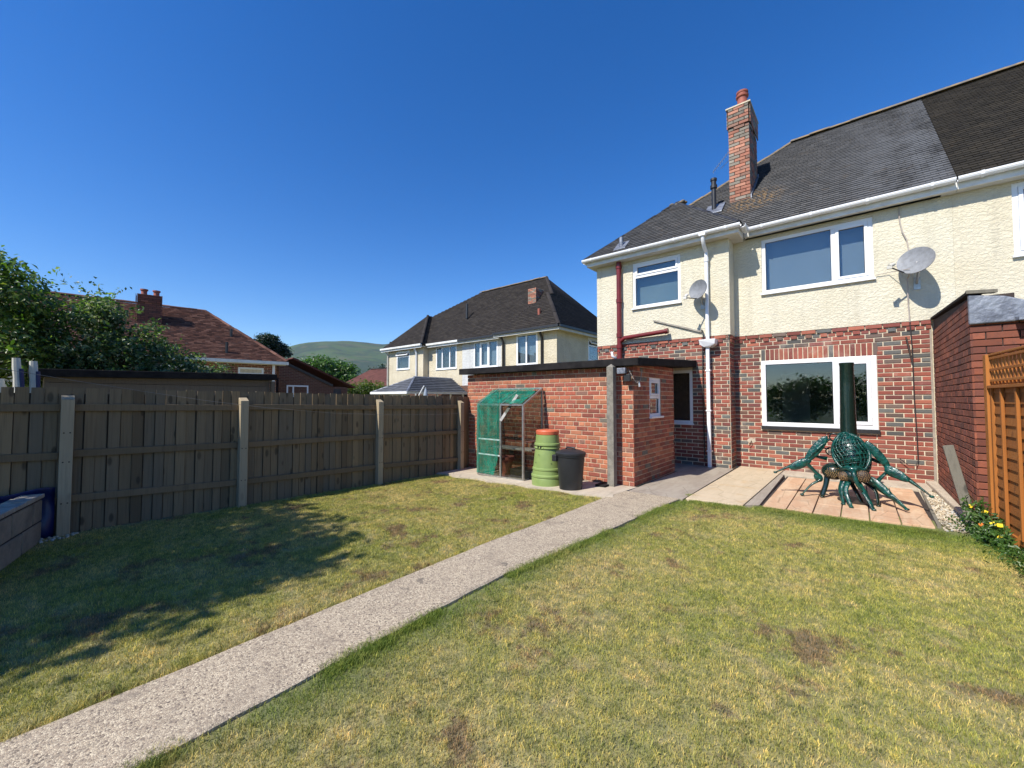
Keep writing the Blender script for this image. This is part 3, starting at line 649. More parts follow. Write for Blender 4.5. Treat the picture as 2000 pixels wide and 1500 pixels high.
# left side and back
MB().box((XL, YB+.26, -.2), (XL+.25, 16.3, zr)).build('wall', 'brick_far', house)
MB().box((XL-.03, YB+.24, zr+.002), (XL+.25, 16.3, 4.66)).build('rendered_wall', 'render_cream', house)
MB().box((XL+.25, 16.05, -.2), (XP, 16.3, 4.66)).build('rendered_wall', 'render_cream', house)
MB().box((XP-.12, YW+.28, -.2), (XP-.002, 16.05, 4.66)).build('party_wall', 'inside', house)
MB().box((XL+.25, YW+.3, 2.62), (XP-.12, 16.05, 2.9)).build('upper_floor', 'inside', house)
MB().box((XL+.25, YW+.3, -.15), (XP-.12, 16.05, .02)).build('ground_floor', 'inside_dark', house)
MB().box((XL+.25, YB+.3, 4.55), (XP-.12, 16.05, 4.66)).build('ceiling', 'inside', house)
MB().box((XB-.1, 13.2, .02), (XP-.12, 13.3, 2.62)).build('room_wall', 'inside', house)
MB().box((XB-.25, YW+.1, .02), (XB-.1, 13.3, 4.5)).build('room_wall', 'inside', house)
d_ = MB().box((-1.55, 13.14, .02), (-.95, 13.19, 2.0)).build('inner_door', 'upvc', house)
window(house, (0, YW-.0, 0), (1, 0, 0), (0, -1, 0), w_low[0], w_low[1], w_low[2], w_low[3], [-.29], .075, sash=(1,), sill=False, recess=-.015)
MB().box((w_low[0]-.01, YW-.06, w_low[2]-.065), (w_low[1]+.02, YW+.05, w_low[2]-.002)).build('window_ledge', 'black_plastic', house)
window(house, (0, YW-.03, 0), (1, 0, 0), (0, -1, 0), w_up[0], w_up[1], w_up[2], w_up[3], [-.27], .065, sash=(1,), blind='blind', recess=.02)
window(house, (0, YB-.03, 0), (1, 0, 0), (0, -1, 0), w_bath[0], w_bath[1], w_bath[2], w_bath[3], [], .06, sash=(1,), blind='pane_backing_dark', transom=4.12, recess=.02)
window(house, (0, YB, 0), (1, 0, 0), (0, -1, 0), w_kit[0], w_kit[1], w_kit[2], w_kit[3], [], .06, sill=True, blind='inside_dark', recess=.0)
# roof
TP = .9; ze = 4.70; ye, yeb, xe = 9.03, 8.55, -4.97; Yr = 12.82; zrg = ze+TP*(Yr-ye); Xr = xe+(Yr-ye)
xr2 = -1.62; xm = (xe+xr2)/2; hw = (xr2-xe)/2; ap = Vector((xm, yeb+hw, ze+TP*hw)); bend = Vector((xm, ye+hw, ze+TP*hw)); xpn = 1.24
roof_plane(house, [(xr2-.45, ye, ze), (xpn, ye, ze), (xpn+.02, Yr, zrg), (Xr, Yr, zrg), bend], (1, 0, 0), .10, .165, 'tile_dark')
roof_plane(house, [(xe, yeb, ze), (xr2, yeb, ze), ap], (1, 0, 0), .10, .165, 'tile_dark')
roof_plane(house, [(xr2, yeb, ze), (xr2, ye+.1, ze), bend, ap], (0, 1, 0), .10, .165, 'tile_dark')
roof_plane(house, [(xe, 16.6, ze), (xe, yeb, ze), ap, bend, (Xr, Yr, zrg)], (0, -1, 0), .10, .165, 'tile_dark')
MB().prism([(xe, 16.6, ze), (xpn, 16.6, ze), (xpn, Yr, zrg), (Xr, Yr, zrg)], (0, 0, -.06)).build('roof', 'tile_dark', house)
ridge_run(house, (Xr, Yr, zrg+.02), (xpn, Yr, zrg+.02), .12)
ridge_run(house, bend+Vector((0, 0, .02)), (Xr, Yr, zrg+.03), .07, .3)
ridge_run(house, Vector((xe, yeb, ze+.02)), ap+Vector((0, 0, .03)), .055, .24, 'tile_dark')
ridge_run(house, Vector((xr2, yeb, ze+.02)), ap+Vector((0, 0, .03)), .05, .24, 'tile_dark')
m = MB()
for k in range(9): m.ell(ap+Vector((random.uniform(-.16, .16), random.uniform(-.1, .2), -.01-random.uniform(0, .1))), (.07, .06, .035), 7, 5)
m.build('moss', 'ridge', house, smooth=True, kind='stuff')
# eaves: fascia, soffit, gutters
MB().box((xr2-.02, 9.06, 4.55), (xpn, 9.085, 4.685)).build('fascia', 'white_paint', house)
MB().box((xr2-.02, 9.085, 4.55), (xpn, YW-.03, 4.57)).build('soffit', 'soffit', house)
MB().box((xe+.06, 8.59, 4.52), (xr2-.03, 8.615, 4.675)).build('fascia', 'white_paint', house)
MB().box((xr2-.055, 8.615, 4.52), (xr2-.03, 9.06, 4.675)).build('fascia', 'white_paint', house)
MB().box((xe+.06, 8.615, 4.525), (xr2-.055, YB-.03, 4.545)).build('soffit', 'soffit', house)
MB().box((XB+.03, YB-.03, 4.525), (xr2-.055, 9.24, 4.545)).build('soffit', 'soffit', house)
MB().box((xe+.06, 8.615, 4.52), (xe+.085, 16.4, 4.675)).build('fascia', 'white_paint', house)
MB().box((xe+.085, YB-.03, 4.525), (XL-.03, 16.4, 4.545)).build('soffit', 'soffit', house)
gutter(house, (xr2+.05, 9.06, 4.69), (1.22, 9.06, 4.70), (0, -1, 0))
gutter(house, (xe-.02, 8.59, 4.675), (xr2+.02, 8.59, 4.655), (0, -1, 0))
gutter(house, (xr2-.03, 8.60, 4.655), (xr2-.03, 8.98, 4.655), (1, 0, 0), brackets=3)
gutter(house, (xe+.06, 16.3, 4.675), (xe+.06, 8.6, 4.675), (-1, 0, 0), brackets=2)
# chimney
cx0, cx1, cy0, cy1 = -2.145, -1.72, 10.3, 11.25
ch = MB().box((cx0+.02, cy0+.02, 5.4), (cx1-.02, cy1-.02, 8.02)).build('chimney', 'mortar_dark', house); W[ch] = W[house]
CB = Bricks('brick_chimney', .018); czs = 5.66
for (o_, u_, n_, w_) in ((Vector((cx0, cy0+.02, 0)), (1, 0, 0), (0, -1, 0), cx1-cx0), (Vector((cx1-.02, cy0, 0)), (0, 1, 0), (1, 0, 0), cy1-cy0), (Vector((cx0+.02, cy1, 0)), (0, -1, 0), (-1, 0, 0), cy1-cy0)):
    CB.wall(o_, u_, n_, w_, czs, czs+32*.075, joint=.011, proud=lambda i, j, k: .032 if i >= k-6 else (.016 if i == k-7 and j % 2 else .0))
CB.finish(ch, 110)
MB().prism([(cx0-.03, cy0-.03, 5.7), (cx1+.03, cy0-.03, 5.7), (cx1+.03, cy0-.005, 5.83), (cx0-.03, cy0-.005, 5.83)], (0, .03, 0)).build('flashing', 'lead', ch)
MB().prism([(cx1+.005, cy0-.02, 5.78), (cx1+.005, cy1, 6.66), (cx1+.005, cy1, 6.80), (cx1+.005, cy0-.02, 5.93)], (.02, 0, 0)).build('flashing', 'lead', ch)
MB().box((cx0-.04, cy0-.04, 8.055), (cx1+.04, cy1+.03, 8.085)).build('chimney_cap', 'mortar', ch)
MB().lathe((-1.90, 10.62, 8.06), [(.115, 0), (.105, .3), (.10, .36), (.13, .37), (.135, .41), (.112, .42), (.112, .45), (.125, .46), (.125, .50), (.095, .50), (.09, .3)], 20).build('chimney_pot', 'terracotta', ch, smooth='auto')
m = MB().tube([(-2.13, 10.5, 7.02), (-2.42, 10.75, 6.98)], .006, 5)
for k in range(9): t_ = k/8; c = Vector((-2.16, 10.5, 7.04)).lerp(Vector((-2.47, 10.8, 6.97)), t_); 
m.tube([(-2.13, 10.45, 7.2), (-2.6, 10.75, 6.95)], .007, 5)
for k in range(10):
    c = Vector((-2.16, 10.47, 7.18)).lerp(Vector((-2.58, 10.74, 6.96)), k/9); m.tube([c+Vector((.02, -.07, -.09)), c-Vector((.02, -.07, -.09))], .003, 4)
m.build('television_aerial', 'alu', ch)
# flue, stub pipes
MB().lathe((-2.44, 10.15, 5.62), [(.05, 0), (.05, .62), (.075, .63), (.075, .70), (.055, .71), (.055, .80), (.07, .81), (.07, .86), (.03, .88)], 16).build('flue', 'black_plastic', house, smooth='auto')
MB().prism([(-2.62, 9.98, 5.60), (-2.24, 9.98, 5.60), (-2.24, 10.34, 5.92), (-2.62, 10.34, 5.92)], (0, 0, .025)).build('flashing', 'lead', house)
MB().lathe((-4.08, 8.72, 4.72), [(.048, 0), (.048, .36), (.04, .36)], 14).build('vent_pipe', 'lead', house, smooth='auto')
MB().prism([(-4.22, 8.6, 4.77), (-3.94, 8.6, 4.77), (-3.94, 8.86, 5.0), (-4.22, 8.86, 5.0)], (0, 0, .02)).build('flashing', 'lead', house)
# downpipes
m = MB(); m.tube([(-2.27, 8.53, 4.62), (-2.27, 8.53, 4.52), (-2.27, 8.60, 4.42), (-2.265, 8.745, 4.32), (-2.265, 8.745, 4.2), (-2.265, 8.745, 2.5)], .036, 12)
m.tube([(-2.265, 8.745, 4.20), (-2.265, 8.745, 4.12)], .045, 12); m.box((-2.33, 8.47, 4.58), (-2.21, 8.61, 4.64)); dp = m.build('downpipe', 'upvc', house, smooth='auto')
m = MB(); m.prism([(-2.40, 8.60, 2.53), (-2.09, 8.60, 2.53), (-2.11, 8.62, 2.43), (-2.20, 8.66, 2.38), (-2.32, 8.66, 2.38), (-2.38, 8.62, 2.43)], (0, .22, 0)); m.build('hopper', 'upvc', dp, bevel=.01)
m = MB(); m.box((-2.295, 8.70, -.02), (-2.23, 8.765, 2.4)); 
for z in (.3, 1.1, 1.9): m.box((-2.31, 8.69, z), (-2.215, 8.80, z+.03))
m.build('square_downpipe', 'upvc', dp, bevel=.006)
m = MB(); m.tube([(-4.16, 8.74, 4.53), (-4.16, 8.74, 2.1)], .055, 14)
for z in (4.46, 3.66, 2.86, 2.6, 2.3): m.tube([(-4.16, 8.74, z), (-4.16, 8.74, z-.09)], .068, 14)
m.tube([(-4.12, 8.74, 2.68), (-4.02, 8.73, 2.74), (-3.06, 8.70, 2.79)], .048, 14); m.tube([(-3.10, 8.70, 2.788), (-3.03, 8.70, 2.795)], .058, 14)
m.build('soil_pipe', 'red_pipe', house, smooth='auto')
MB().tube([(-4.33, 8.72, 2.42), (-4.31, 8.66, 2.42), (-4.30, 8.66, 2.34), (-4.22, 8.70, 2.28)], .03, 10).build('waste_pipe', 'upvc', house, smooth=True)
MB().beam((-3.38, 8.80, 3.07), (-2.40, 8.79, 2.72), .03, .03).build('trim_strip', 'concrete', house)
MB().tube([(-2.36, 8.80, 2.70), (-2.36, 8.70, 2.74), (-2.33, 8.68, 2.62), (-2.33, 8.7, 2.5)], .012, 8).build('overflow_pipe', 'black_plastic', house, smooth=True)
MB().tube([(-2.38, 8.795, 2.45), (-2.385, 8.80, 1.4), (-2.37, 8.80, .1)], .010, 6).build('cable', 'cable', house)
# cement patches and small fittings on the wall
m = MB().ell((-1.62, YW-.006, .52), (.085, .007, .06), 14, 8); m.build('cement_patch', 'slab_pale', house, smooth=True)
MB().tube([(-1.62, 9.24, .52), (-1.62, 9.2, .50), (-1.65, 9.22, .42)], .008, 6).build('pipe_stub', 'rust', house)
MB().prism([(.895, YW-.018, 0), (.925, YW-.018, 0), (.925, YW-.018, 2.5), (.905, YW-.018, 2.5)], (0, .02, 0)).build('mortar_fillet', 'slab_grey', house)
MB().tube([(.63, 9.225, 2.36), (.67, 9.22, 2.1), (.69, 9.225, 1.95)], .012, 6).build('wall_hook', 'rust', house)
BR.finish(house, 300)

# satellite dishes (rest on the wall, things of their own)
def dish(name, c, wall_p, nrm, w_, h, label, tilt=0):
    e = empty(name, wall_p, label, 'satellite dish', 'satellite dishes on the cream wall'); c = Vector(c); nz = Vector(nrm).normalized()
    q = nz.to_track_quat('Z', 'Y').to_matrix() @ Matrix.Rotation(tilt, 3, 'Z'); m = MB(); rings, seg = 7, 32
    for side_, th in ((0, 0), (1, -.008)):
        k = len(m.v); m.v.append(tuple(c+q @ Vector((0, 0, -.055+th))))
        for i in range(1, rings+1):
            t_ = i/rings
            for j in range(seg):
                a = 2*math.pi*j/seg; m.v.append(tuple(c+q @ Vector((w_/2*t_*math.cos(a), h/2*t_*math.sin(a), -.055*(1-t_*t_)+th))))
        for j in range(seg): f = (k, k+1+j, k+1+(j+1) % seg); m.f.append(f if not side_ else f[::-1])
        for i in range(rings-1):
            for j in range(seg): a = k+1+i*seg+j; b = k+1+i*seg+(j+1) % seg; f = (a, a+seg, b+seg, b); m.f.append(f if not side_ else f[::-1])
    K = 1+rings*seg
    for j in range(seg): a = 1+(rings-1)*seg+j; b = 1+(rings-1)*seg+(j+1) % seg; m.f.append((a, K+a, K+b, b))
    m.build('reflector', 'dish', e, smooth='auto')
    low = c+q @ Vector((0, -h/2*.95, -.01)); tip = c+q @ Vector((0, -h/2*1.12, .26))
    MB().tube([c+q @ Vector((0, -.02, -.07)), low+nz*-.02, tip], .011, 8).build('feed_arm', 'black_plastic', e, smooth='auto')
    l = MB(); l.tube([tip+Vector((0, 0, .015)), tip+(c-tip).normalized()*.07+Vector((0, 0, .03))], [.03, .024], 12); l.box(tip-Vector((.03, .02, .03)), tip+Vector((.03, .03, .02))); l.build('receiver', 'black_plastic' if w_ < .5 else 'soffit', e, smooth='auto')
    wp = Vector(wall_p); m = MB().tube([c-nz*.06, c-nz*.06+Vector((.02, .10, -.04)), wp+Vector((0, -.1, .05)), wp+Vector((0, -.02, 0))], .016, 8); m.box(wp-Vector((.04, .022, .1)), wp+Vector((.04, -.004, .1))); m.build('bracket', 'alu', e)
    return e
dish('satellite_dish', (.743, 8.92, 3.53), (.78, 9.245, 3.22), (-.694, -.85, .469), .586, .44, 'larger pale grey satellite dish on the cream wall to the right of the upstairs window', -.57)
dish('satellite_dish', (-2.372, 8.5, 3.526), (-2.36, 8.82, 3.28), (-.578, -.85, .111), .50, .38, 'small dark grey satellite dish beside the white downpipe', -.1)
def cable(name, pts, r_, mat, label):
    o = MB().tube(pts, r_, 6).build(name, mat, orig=pts[0]); return tag(o, label, 'cable')
cable('cable', [(.60, 9.215, 4.54), (.60, 9.215, 4.3), (.63, 9.21, 4.1), (.68, 9.21, 3.95), (.70, 9.20, 3.7), (.70, 9.0, 3.42), (.665, 9.15, 3.3), (.67, 9.215, 2.9), (.68, 9.21, 2.6)], .009, 'cable_pale', 'thin pinkish cable hanging from the gutter down behind the larger satellite dish')
cable('cable', [(.68, 9.21, 2.58), (.695, 9.215, 2.2), (.70, 9.225, 1.4), (.715, 9.225, .8), (.72, 9.22, .36), (.69, 9.2, .28), (.60, 9.19, .28), (.5, 9.2, .38)], .007, 'cable', 'thin black cable running down the brick wall below the larger satellite dish')
cable('cable', [(.285, 9.215, 3.45), (.45, 9.20, 3.46), (.60, 9.0, 3.42), (.68, 8.9, 3.40)], .005, 'cable_pale', 'thin pale wire from the upstairs window sill to the larger satellite dish')

# ------------------------------------------------------------------ neighbour half (right)
neigh = empty('house', (4, 9.3, 0), 'adjoining house half at the right edge with darker brown roof and cream rendered wall', 'house')
w3 = (1.80, 3.5, 3.44, 4.52)
wall_holes(neigh, 'rendered_wall', (XP+.002, YW-.026, 0), (1, 0, 0), (0, -1, 0), 6, zr-.2, 4.66, [(w3[0]-XP, w3[1]-XP, w3[2], w3[3])], .3, 'render_neigh')
MB().box((XP+.004, YW, -.2), (7.2, YW+.25, zr-.21)).build('wall', 'brick_annexe', neigh)
window(neigh, (0, YW-.026, 0), (1, 0, 0), (0, -1, 0), w3[0], w3[1], w3[2], w3[3], [2.2, 2.9], .065, sash=(0,), blind='soffit', recess=.02)
MB().box((7.0, YW+.25, -.2), (7.2, 16.3, 4.66)).build('rendered_wall', 'render_neigh', neigh)
MB().box((XP+.004, 16.05, -.2), (7.2, 16.3, 4.66)).build('rendered_wall', 'render_neigh', neigh)
MB().box((XP+.01, YW+.3, 2.6), (7, 16, 2.8)).build('upper_floor', 'inside', neigh)
xe2 = 7.5; Xr3 = xe2-(Yr-ye)
roof_plane(neigh, [(xpn+.004, ye, ze), (xe2, ye, ze), (Xr3, Yr, zrg), (xpn+.024, Yr, zrg)], (1, 0, 0), .10, .165, 'tile_brown')
MB().prism([(xe2, ye, ze), (xe2, 16.6, ze), (Xr3, Yr, zrg)], (0, 0, -.06)).build('roof', 'tile_brown', neigh)
MB().prism([(xpn+.004, 16.6, ze), (xe2, 16.6, ze), (Xr3, Yr, zrg), (xpn+.004, Yr, zrg)], (0, 0, -.06)).build('roof', 'tile_brown', neigh)
ridge_run(neigh, (xpn+.01, Yr, zrg+.02), (Xr3, Yr, zrg+.02), .12)
MB().box((xpn+.004, 9.06, 4.55), (xe2-.05, 9.085, 4.685)).build('fascia', 'white_paint', neigh)
MB().box((xpn+.004, 9.085, 4.55), (xe2-.05, YW-.03, 4.57)).build('soffit', 'soffit', neigh)
gutter(neigh, (1.24, 9.06, 4.70), (xe2, 9.06, 4.71), (0, -1, 0))

# ------------------------------------------------------------------ brick extension at the right (neighbour's)
ext = empty('brick_extension', (1.6, 8, 0), 'dark red brick single-storey extension with lead-capped corner beside the orange fence', 'extension')
ex, ey, et = .93, 6.46, 2.47
MB().box((ex+.022, ey+.022, -.2), (3.6, YW-.031, 2.17)).build('wall', 'mortar_dark', ext)
MB().prism([(ex+.022, ey+.022, 2.17), (ex+.022, ey+.022, 2.44), (ex+.022, YW-.04, 2.60), (ex+.022, YW-.04, 2.17)], (.3, 0, 0)).build('parapet', 'mortar_dark', ext)
EB = Bricks('brick_annexe', .016)
EB.wall(Vector((ex+.022, YW-.035, 0)), (0, -1, 0), (-1, 0, 0), YW-.035-ey, -.05, 2.45, joint=.009)
EB.wall(Vector((ex, ey+.022, 0)), (1, 0, 0), (0, -1, 0), .52, -.05, 2.17, joint=.009, length=.23)
EB.wall(Vector((ex+.52, ey+.022, 0)), (1, 0, 0), (0, -1, 0), 1.6, -.05, 2.02, joint=.009)
EB.finish(ext, 300)
m = MB(); m.prism([(ex-.004, ey-.03, 2.14), (ex+.43, ey-.03, 2.14), (ex+.46, ey-.03, 2.24), (ex+.40, ey-.03, 2.34), (ex+.25, ey-.03, 2.41), (ex-.004, ey-.03, 2.46)], (0, .05, 0)); m.build('lead_cap', 'lead', ext, bevel=.012)
MB().tube([(ex+.43, ey-.06, 2.22), (ex+.44, ey+.0, 2.22)], .038, 12).build('lead_outlet', 'lead', ext, smooth='auto')
m = MB(); m.prism([(ex-.015, ey-.02, 2.465), (ex+.12, ey-.02, 2.465), (ex+.12, YW-.05, 2.61), (ex-.015, YW-.05, 2.61)], (0, 0, .03)); m.build('coping', 'felt', ext)
MB().prism([(ex-.02, ey-.05, 2.47), (ex+.20, ey-.05, 2.45), (ex+.2, ey+.12, 2.47), (ex, ey+.15, 2.49)], (0, 0, .035)).build('coping_tile', 'old_timber', ext)
MB().box((ex+.44, ey-.13, 2.0), (3.8, ey+.02, 2.13)).build('fascia', 'white_paint', ext)
MB().prism([(ex+.31, ey-.16, 2.135), (3.8, ey-.16, 2.135), (3.8, 9.2, 2.40), (ex+.31, 9.2, 2.40)], (0, 0, .03)).build('roof', 'lead', ext)
m = MB().tube([(ex+.78, ey-.12, 2.0), (ex+.78, ey-.10, 1.9), (ex+.72, ey-.03, 1.8), (ex+.72, ey-.03, .0)], .034, 10); m.build('downpipe', 'upvc', ext, smooth='auto')
MB().tube([(ex+.75, ey-.21, 2.0), (3.8, ey-.21, 2.0)], .05, 10).build('gutter', 'black_plastic', ext, smooth='auto')

# ================================================================== OUTHOUSE
oh = empty('outhouse', (-4.5, 7, 0), 'low orange brick outhouse with flat black felt roof joined to the near house', 'outhouse')
sx0, sx1, sy0, sy1 = -6.40, -2.65, 6.05, 7.9
MB().box((sx0+.02, sy0+.02, -.4), (sx1-.02, sy0+.2, 1.86)).build('wall', 'mortar_orange', oh)
MB().box((sx0+.02, sy0+.2, -.4), (sx0+.2, YB-.03, 1.95)).build('wall', 'mortar_orange', oh)
SB = Bricks('brick_shed')
swin = (6.72, 7.24, 1.05, 1.71)
wall_holes(oh, 'wall', (sx1-.02, sy0+.2, 0), (0, 1, 0), (1, 0, 0), sy1-sy0-.2, -.2, 1.93, [(swin[0]-sy0-.2, swin[1]-sy0-.2, swin[2], swin[3])], .18, 'mortar_orange')
SB.wall(Vector((sx0, sy0+.022, 0)), (1, 0, 0), (0, -1, 0), sx1-sx0, -.24, 1.86, bond='mixed')
SB.wall(Vector((sx1-.022, sy0, 0)), (0, 1, 0), (1, 0, 0), sy1-sy0, -.24, 1.93, [(swin[0]-sy0, swin[1]-sy0, swin[2], swin[3])], bond='mixed')
SB.finish(oh, 300)
MB().box((sx0+.2, sy1-.1, -.2), (sx1-.21, sy1, 1.93)).build('wall', 'mortar_orange', oh)
window(oh, (sx1-.02, 0, 0), (0, 1, 0), (1, 0, 0), swin[0], swin[1], swin[2], swin[3], [], .05, transom=1.38, sash=(1,), sill=True, blind='soffit', recess=.01)
m = MB(); m.add([(-6.52, 5.92, 1.99), (-2.52, 5.92, 1.98), (-2.50, YB-.03, 2.14), (-6.52, YB-.03, 2.15), (-6.52, 5.92, 1.865), (-2.52, 5.92, 1.86), (-2.50, YB-.03, 2.0), (-6.52, YB-.03, 2.0)],
    [(0, 1, 2, 3), (7, 6, 5, 4), (0, 4, 5, 1), (1, 5, 6, 2), (2, 6, 7, 3), (3, 7, 4, 0)]); m.build('roof', 'felt', oh, bevel=.012)
lamp = empty('security_light', (-2.78, 6.0, 1.78), 'small black security light with wires under the outhouse roof corner', 'light')
m = MB().box((-2.86, 5.90, 1.74), (-2.72, 5.97, 1.83)); m.build('housing', 'lead', lamp, bevel=.006)
m = MB().box((-2.76, 5.93, 1.62), (-2.66, 6.0, 1.73)); m.tube([(-2.70, 5.97, 1.72), (-2.68, 6.03, 1.78)], .012, 8); m.build('sensor', 'black_plastic', lamp, bevel=.008)
MB().tube([(-2.70, 6.0, 1.80), (-2.64, 6.02, 1.66), (-2.62, 6.10, 1.60), (-2.62, 6.25, 1.65), (-2.62, 6.3, 1.8)], .006, 6).build('wire', 'cable_pale', lamp)
MB().tube([(-2.62, 6.18, 1.62), (-2.61, 6.18, 1.54)], .014, 8).build('lamp_tip', 'upvc', lamp)
m = MB().beam((-2.95, 5.90, -.1), (-2.95, 5.90, 1.85), .11, .11, up=(0, 1, 0)); m.prism([(-3.005, 5.845, 1.85), (-2.895, 5.845, 1.85), (-2.895, 5.955, 1.85), (-3.005, 5.955, 1.85)], (0, 0, .002))
m.add([(-3.005, 5.845, 1.852), (-2.895, 5.845, 1.852), (-2.895, 5.955, 1.852), (-3.005, 5.955, 1.852), (-2.95, 5.9, 1.90)], [(0, 1, 4), (1, 2, 4), (2, 3, 4), (3, 0, 4)])
tag(m.build('concrete_post', 'old_concrete', orig=(-2.95, 5.9, -.1), bevel=.008), 'tall weathered grey concrete post standing against the outhouse wall', 'post')

# ------------------------------------------------------------------ lean-to greenhouse
gh = empty('greenhouse', (-4.9, 5.7, -.07), 'small aluminium lean-to greenhouse with torn green netting against the outhouse wall', 'greenhouse')
gx0, gx1, gy, gw, gz, gt, gb = -5.45, -4.37, 5.45, 6.00, 1.245, 1.54, -.06
m = MB()
for x in (gx0, -4.885, gx1): m.box((x-.016, gy-.016, gb), (x+.016, gy+.016, gz))
for x in (gx0, gx1): m.box((x-.014, gw-.02, gb), (x+.014, gw+.012, gt)); m.beam((x, gy, gz), (x, gw, gt), .028, .028)
m.box((gx0, gy-.014, gz-.014), (gx1, gy+.014, gz+.018)); m.box((gx0, gw-.014, gt-.014), (gx1, gw+.014, gt+.014)); m.box((gx0, gy-.014, gb), (gx1, gy+.014, gb+.03))
for x in (gx0, gx1): m.box((x-.01, gy, gb), (x+.01, gw, gb+.03)); m.box((x-.008, gy, .60), (x+.008, gw, .62))
m.beam((-4.885, gy, gz), (-4.885, gw, gt), .022, .022)
m.build('frame', 'alu', gh)
for z in (.32, .60): MB().box((gx0, gy-.012, z), (-4.90, gy+.008, z+.022)).build('cross_bar', 'upvc', gh)
MB().beam((-4.86, gy-.035, .96), (-4.58, gy+.10, 1.42), .055, .014, up=(0, -1, 0)).build('loose_bar', 'ply', gh)
for (a, b) in ((gx0+.016, -4.90), (-4.868, gx1-.016)):
    MB().box((a, gy-.003, gb+.03), (b, gy+.001, gz-.015)).build('pane', 'glass_old', gh)
    MB().prism([(a, gy, gz+.005), (b, gy, gz+.005), (b, gw, gt+.0), (a, gw, gt+.0)], (0, 0, .004)).build('pane', 'glass_old', gh)
for x in (gx0, gx1): MB().prism([(x, gy+.02, gb+.03), (x, gw-.02, gb+.03), (x, gw-.02, gt-.02), (x, gy+.02, gz-.01)], (.003, 0, 0)).build('pane', 'glass_old', gh)
def cloth(pts_fn, nu, nv, name, mat, parent):
    m = MB()
    for j in range(nv+1):
        for i in range(nu+1): m.v.append(tuple(pts_fn(i/nu, j/nv)))
    for j in range(nv):
        for i in range(nu): a = j*(nu+1)+i; m.f.append((a, a+1, a+nu+2, a+nu+1))
    return m.build(name, mat, parent, smooth=True)
wv = lambda a, b: .008*math.sin(a*31+b*9)+.006*math.sin(b*41+a*13)
cloth(lambda a, b: (gx0-.025+a*(1.10 if b < .8 else 1.02), gy-.03+b*(gw-gy-.06), gz+.03+b*(gt-gz-.03)+wv(a, b)), 30, 14, 'netting', 'netting', gh)
cloth(lambda a, b: (gx0-.02+a*.58*(1-.25*max(0, .35-b)/.35), gy-.028+wv(a, b)*.6, gb+.04+b*(gz-gb-.01)), 18, 30, 'netting', 'netting', gh)
cloth(lambda a, b: (gx0-.022+wv(a, b)*.5, gy-.02+a*(gw-gy), gb+.03+b*(gz-gb)+a*b*(gt-gz)), 14, 26, 'netting', 'netting', gh)
MB().box((-5.4, 5.75, .42), (-4.42, 5.98, .45)).build('shelf', 'ply', gh)
MB().box((-5.4, 5.75, 1.02), (-4.42, 5.98, 1.035)).build('shelf', 'glass_old', gh)
m = MB().box((-4.80, 5.60, -.06), (-4.25, 5.95, .10)); tag(m.build('planter_trough', 'black_plastic', orig=(-4.5, 5.7, -.06), bevel=.01), 'low black plastic trough on the slab inside the greenhouse', 'trough')
pot = empty('plant_pot', (-4.98, 5.62, -.05), 'large terracotta plant pot seen through the greenhouse glass', 'plant pot')
MB().lathe((-4.95, 5.66, .02), [(.09, 0), (.135, .22), (.16, .225), (.165, .28), (.14, .28), (.12, .2)], 22).build('pot_body', 'terracotta', pot, smooth='auto')
MB().lathe((-4.95, 5.66, -.06), [(.12, 0), (.12, .08)], 16).build('upturned_pot', 'terracotta', pot, smooth='auto')

# compost bin
cb = empty('compost_bin', (-3.88, 5.47, -.03), 'lime green conical compost bin with orange lid', 'compost bin')
MB().lathe((-3.88, 5.47, -.035), [(.255, 0), (.258, .11), (.252, .125), (.264, .14), (.262, .165), (.245, .18), (.238, .24), (.246, .25), (.244, .275), (.232, .285), (.210, .50), (.196, .58), (.214, .59), (.214, .60), (.196, .615), (.205, .63), (.214, .64), (.212, .665), (.196, .675), (.185, .80), (.165, .81)], 36).build('bin_body', 'compost_green', cb, smooth='auto')
MB().lathe((-3.88, 5.47, .765), [(.17, 0), (.185, .012), (.188, .06), (.175, .078), (.10, .088), (.02, .09)], 32).build('lid', 'orange_lid', cb, smooth='auto')
m = MB().box((-3.92, 5.25, .56), (-3.905, 5.285, .60)).box((-3.87, 5.25, .56), (-3.855, 5.285, .60))
for k in range(12):
    a = -1.9+k*.3; z = .2+.13*(k % 4); m.ell((-3.88+.228*math.cos(a-.3)*(1-.0*z), 5.47+.228*math.sin(a-.3), z), (.008, .008, .006), 6, 4)
m.build('catch', 'black_plastic', cb, kind='stuff')
db = empty('dustbin', (-3.37, 5.36, -.02), 'black plastic dustbin with lid beside the green compost bin', 'dustbin')
MB().lathe((-3.37, 5.36, -.03), [(.165, 0), (.172, .02), (.212, .50), (.224, .51), (.224, .545), (.205, .545)], 32).build('bin_body', 'bin_black', db, smooth='auto')
MB().lathe((-3.37, 5.36, .50), [(.232, 0), (.235, .03), (.215, .045), (.12, .075), (.02, .085)], 32).build('lid', 'bin_black', db, smooth='auto')
MB().tube([(-3.46, 5.36, .565), (-3.43, 5.36, .605), (-3.31, 5.36, .605), (-3.28, 5.36, .565)], .014, 8).build('lid_handle', 'bin_black', db, smooth=True)
MB().box((-3.58, 5.16, .40), (-3.50, 5.22, .50)).build('side_handle', 'bin_black', db, bevel=.008)
m = MB().box((-3.15, 5.72, -.03), (-2.98, 6.0, .02)); tag(m.build('loose_slab', 'felt', orig=(-3.1, 5.9, -.03)), 'dark flat slab lying by the foot of the outhouse wall behind the dustbin', 'slab')

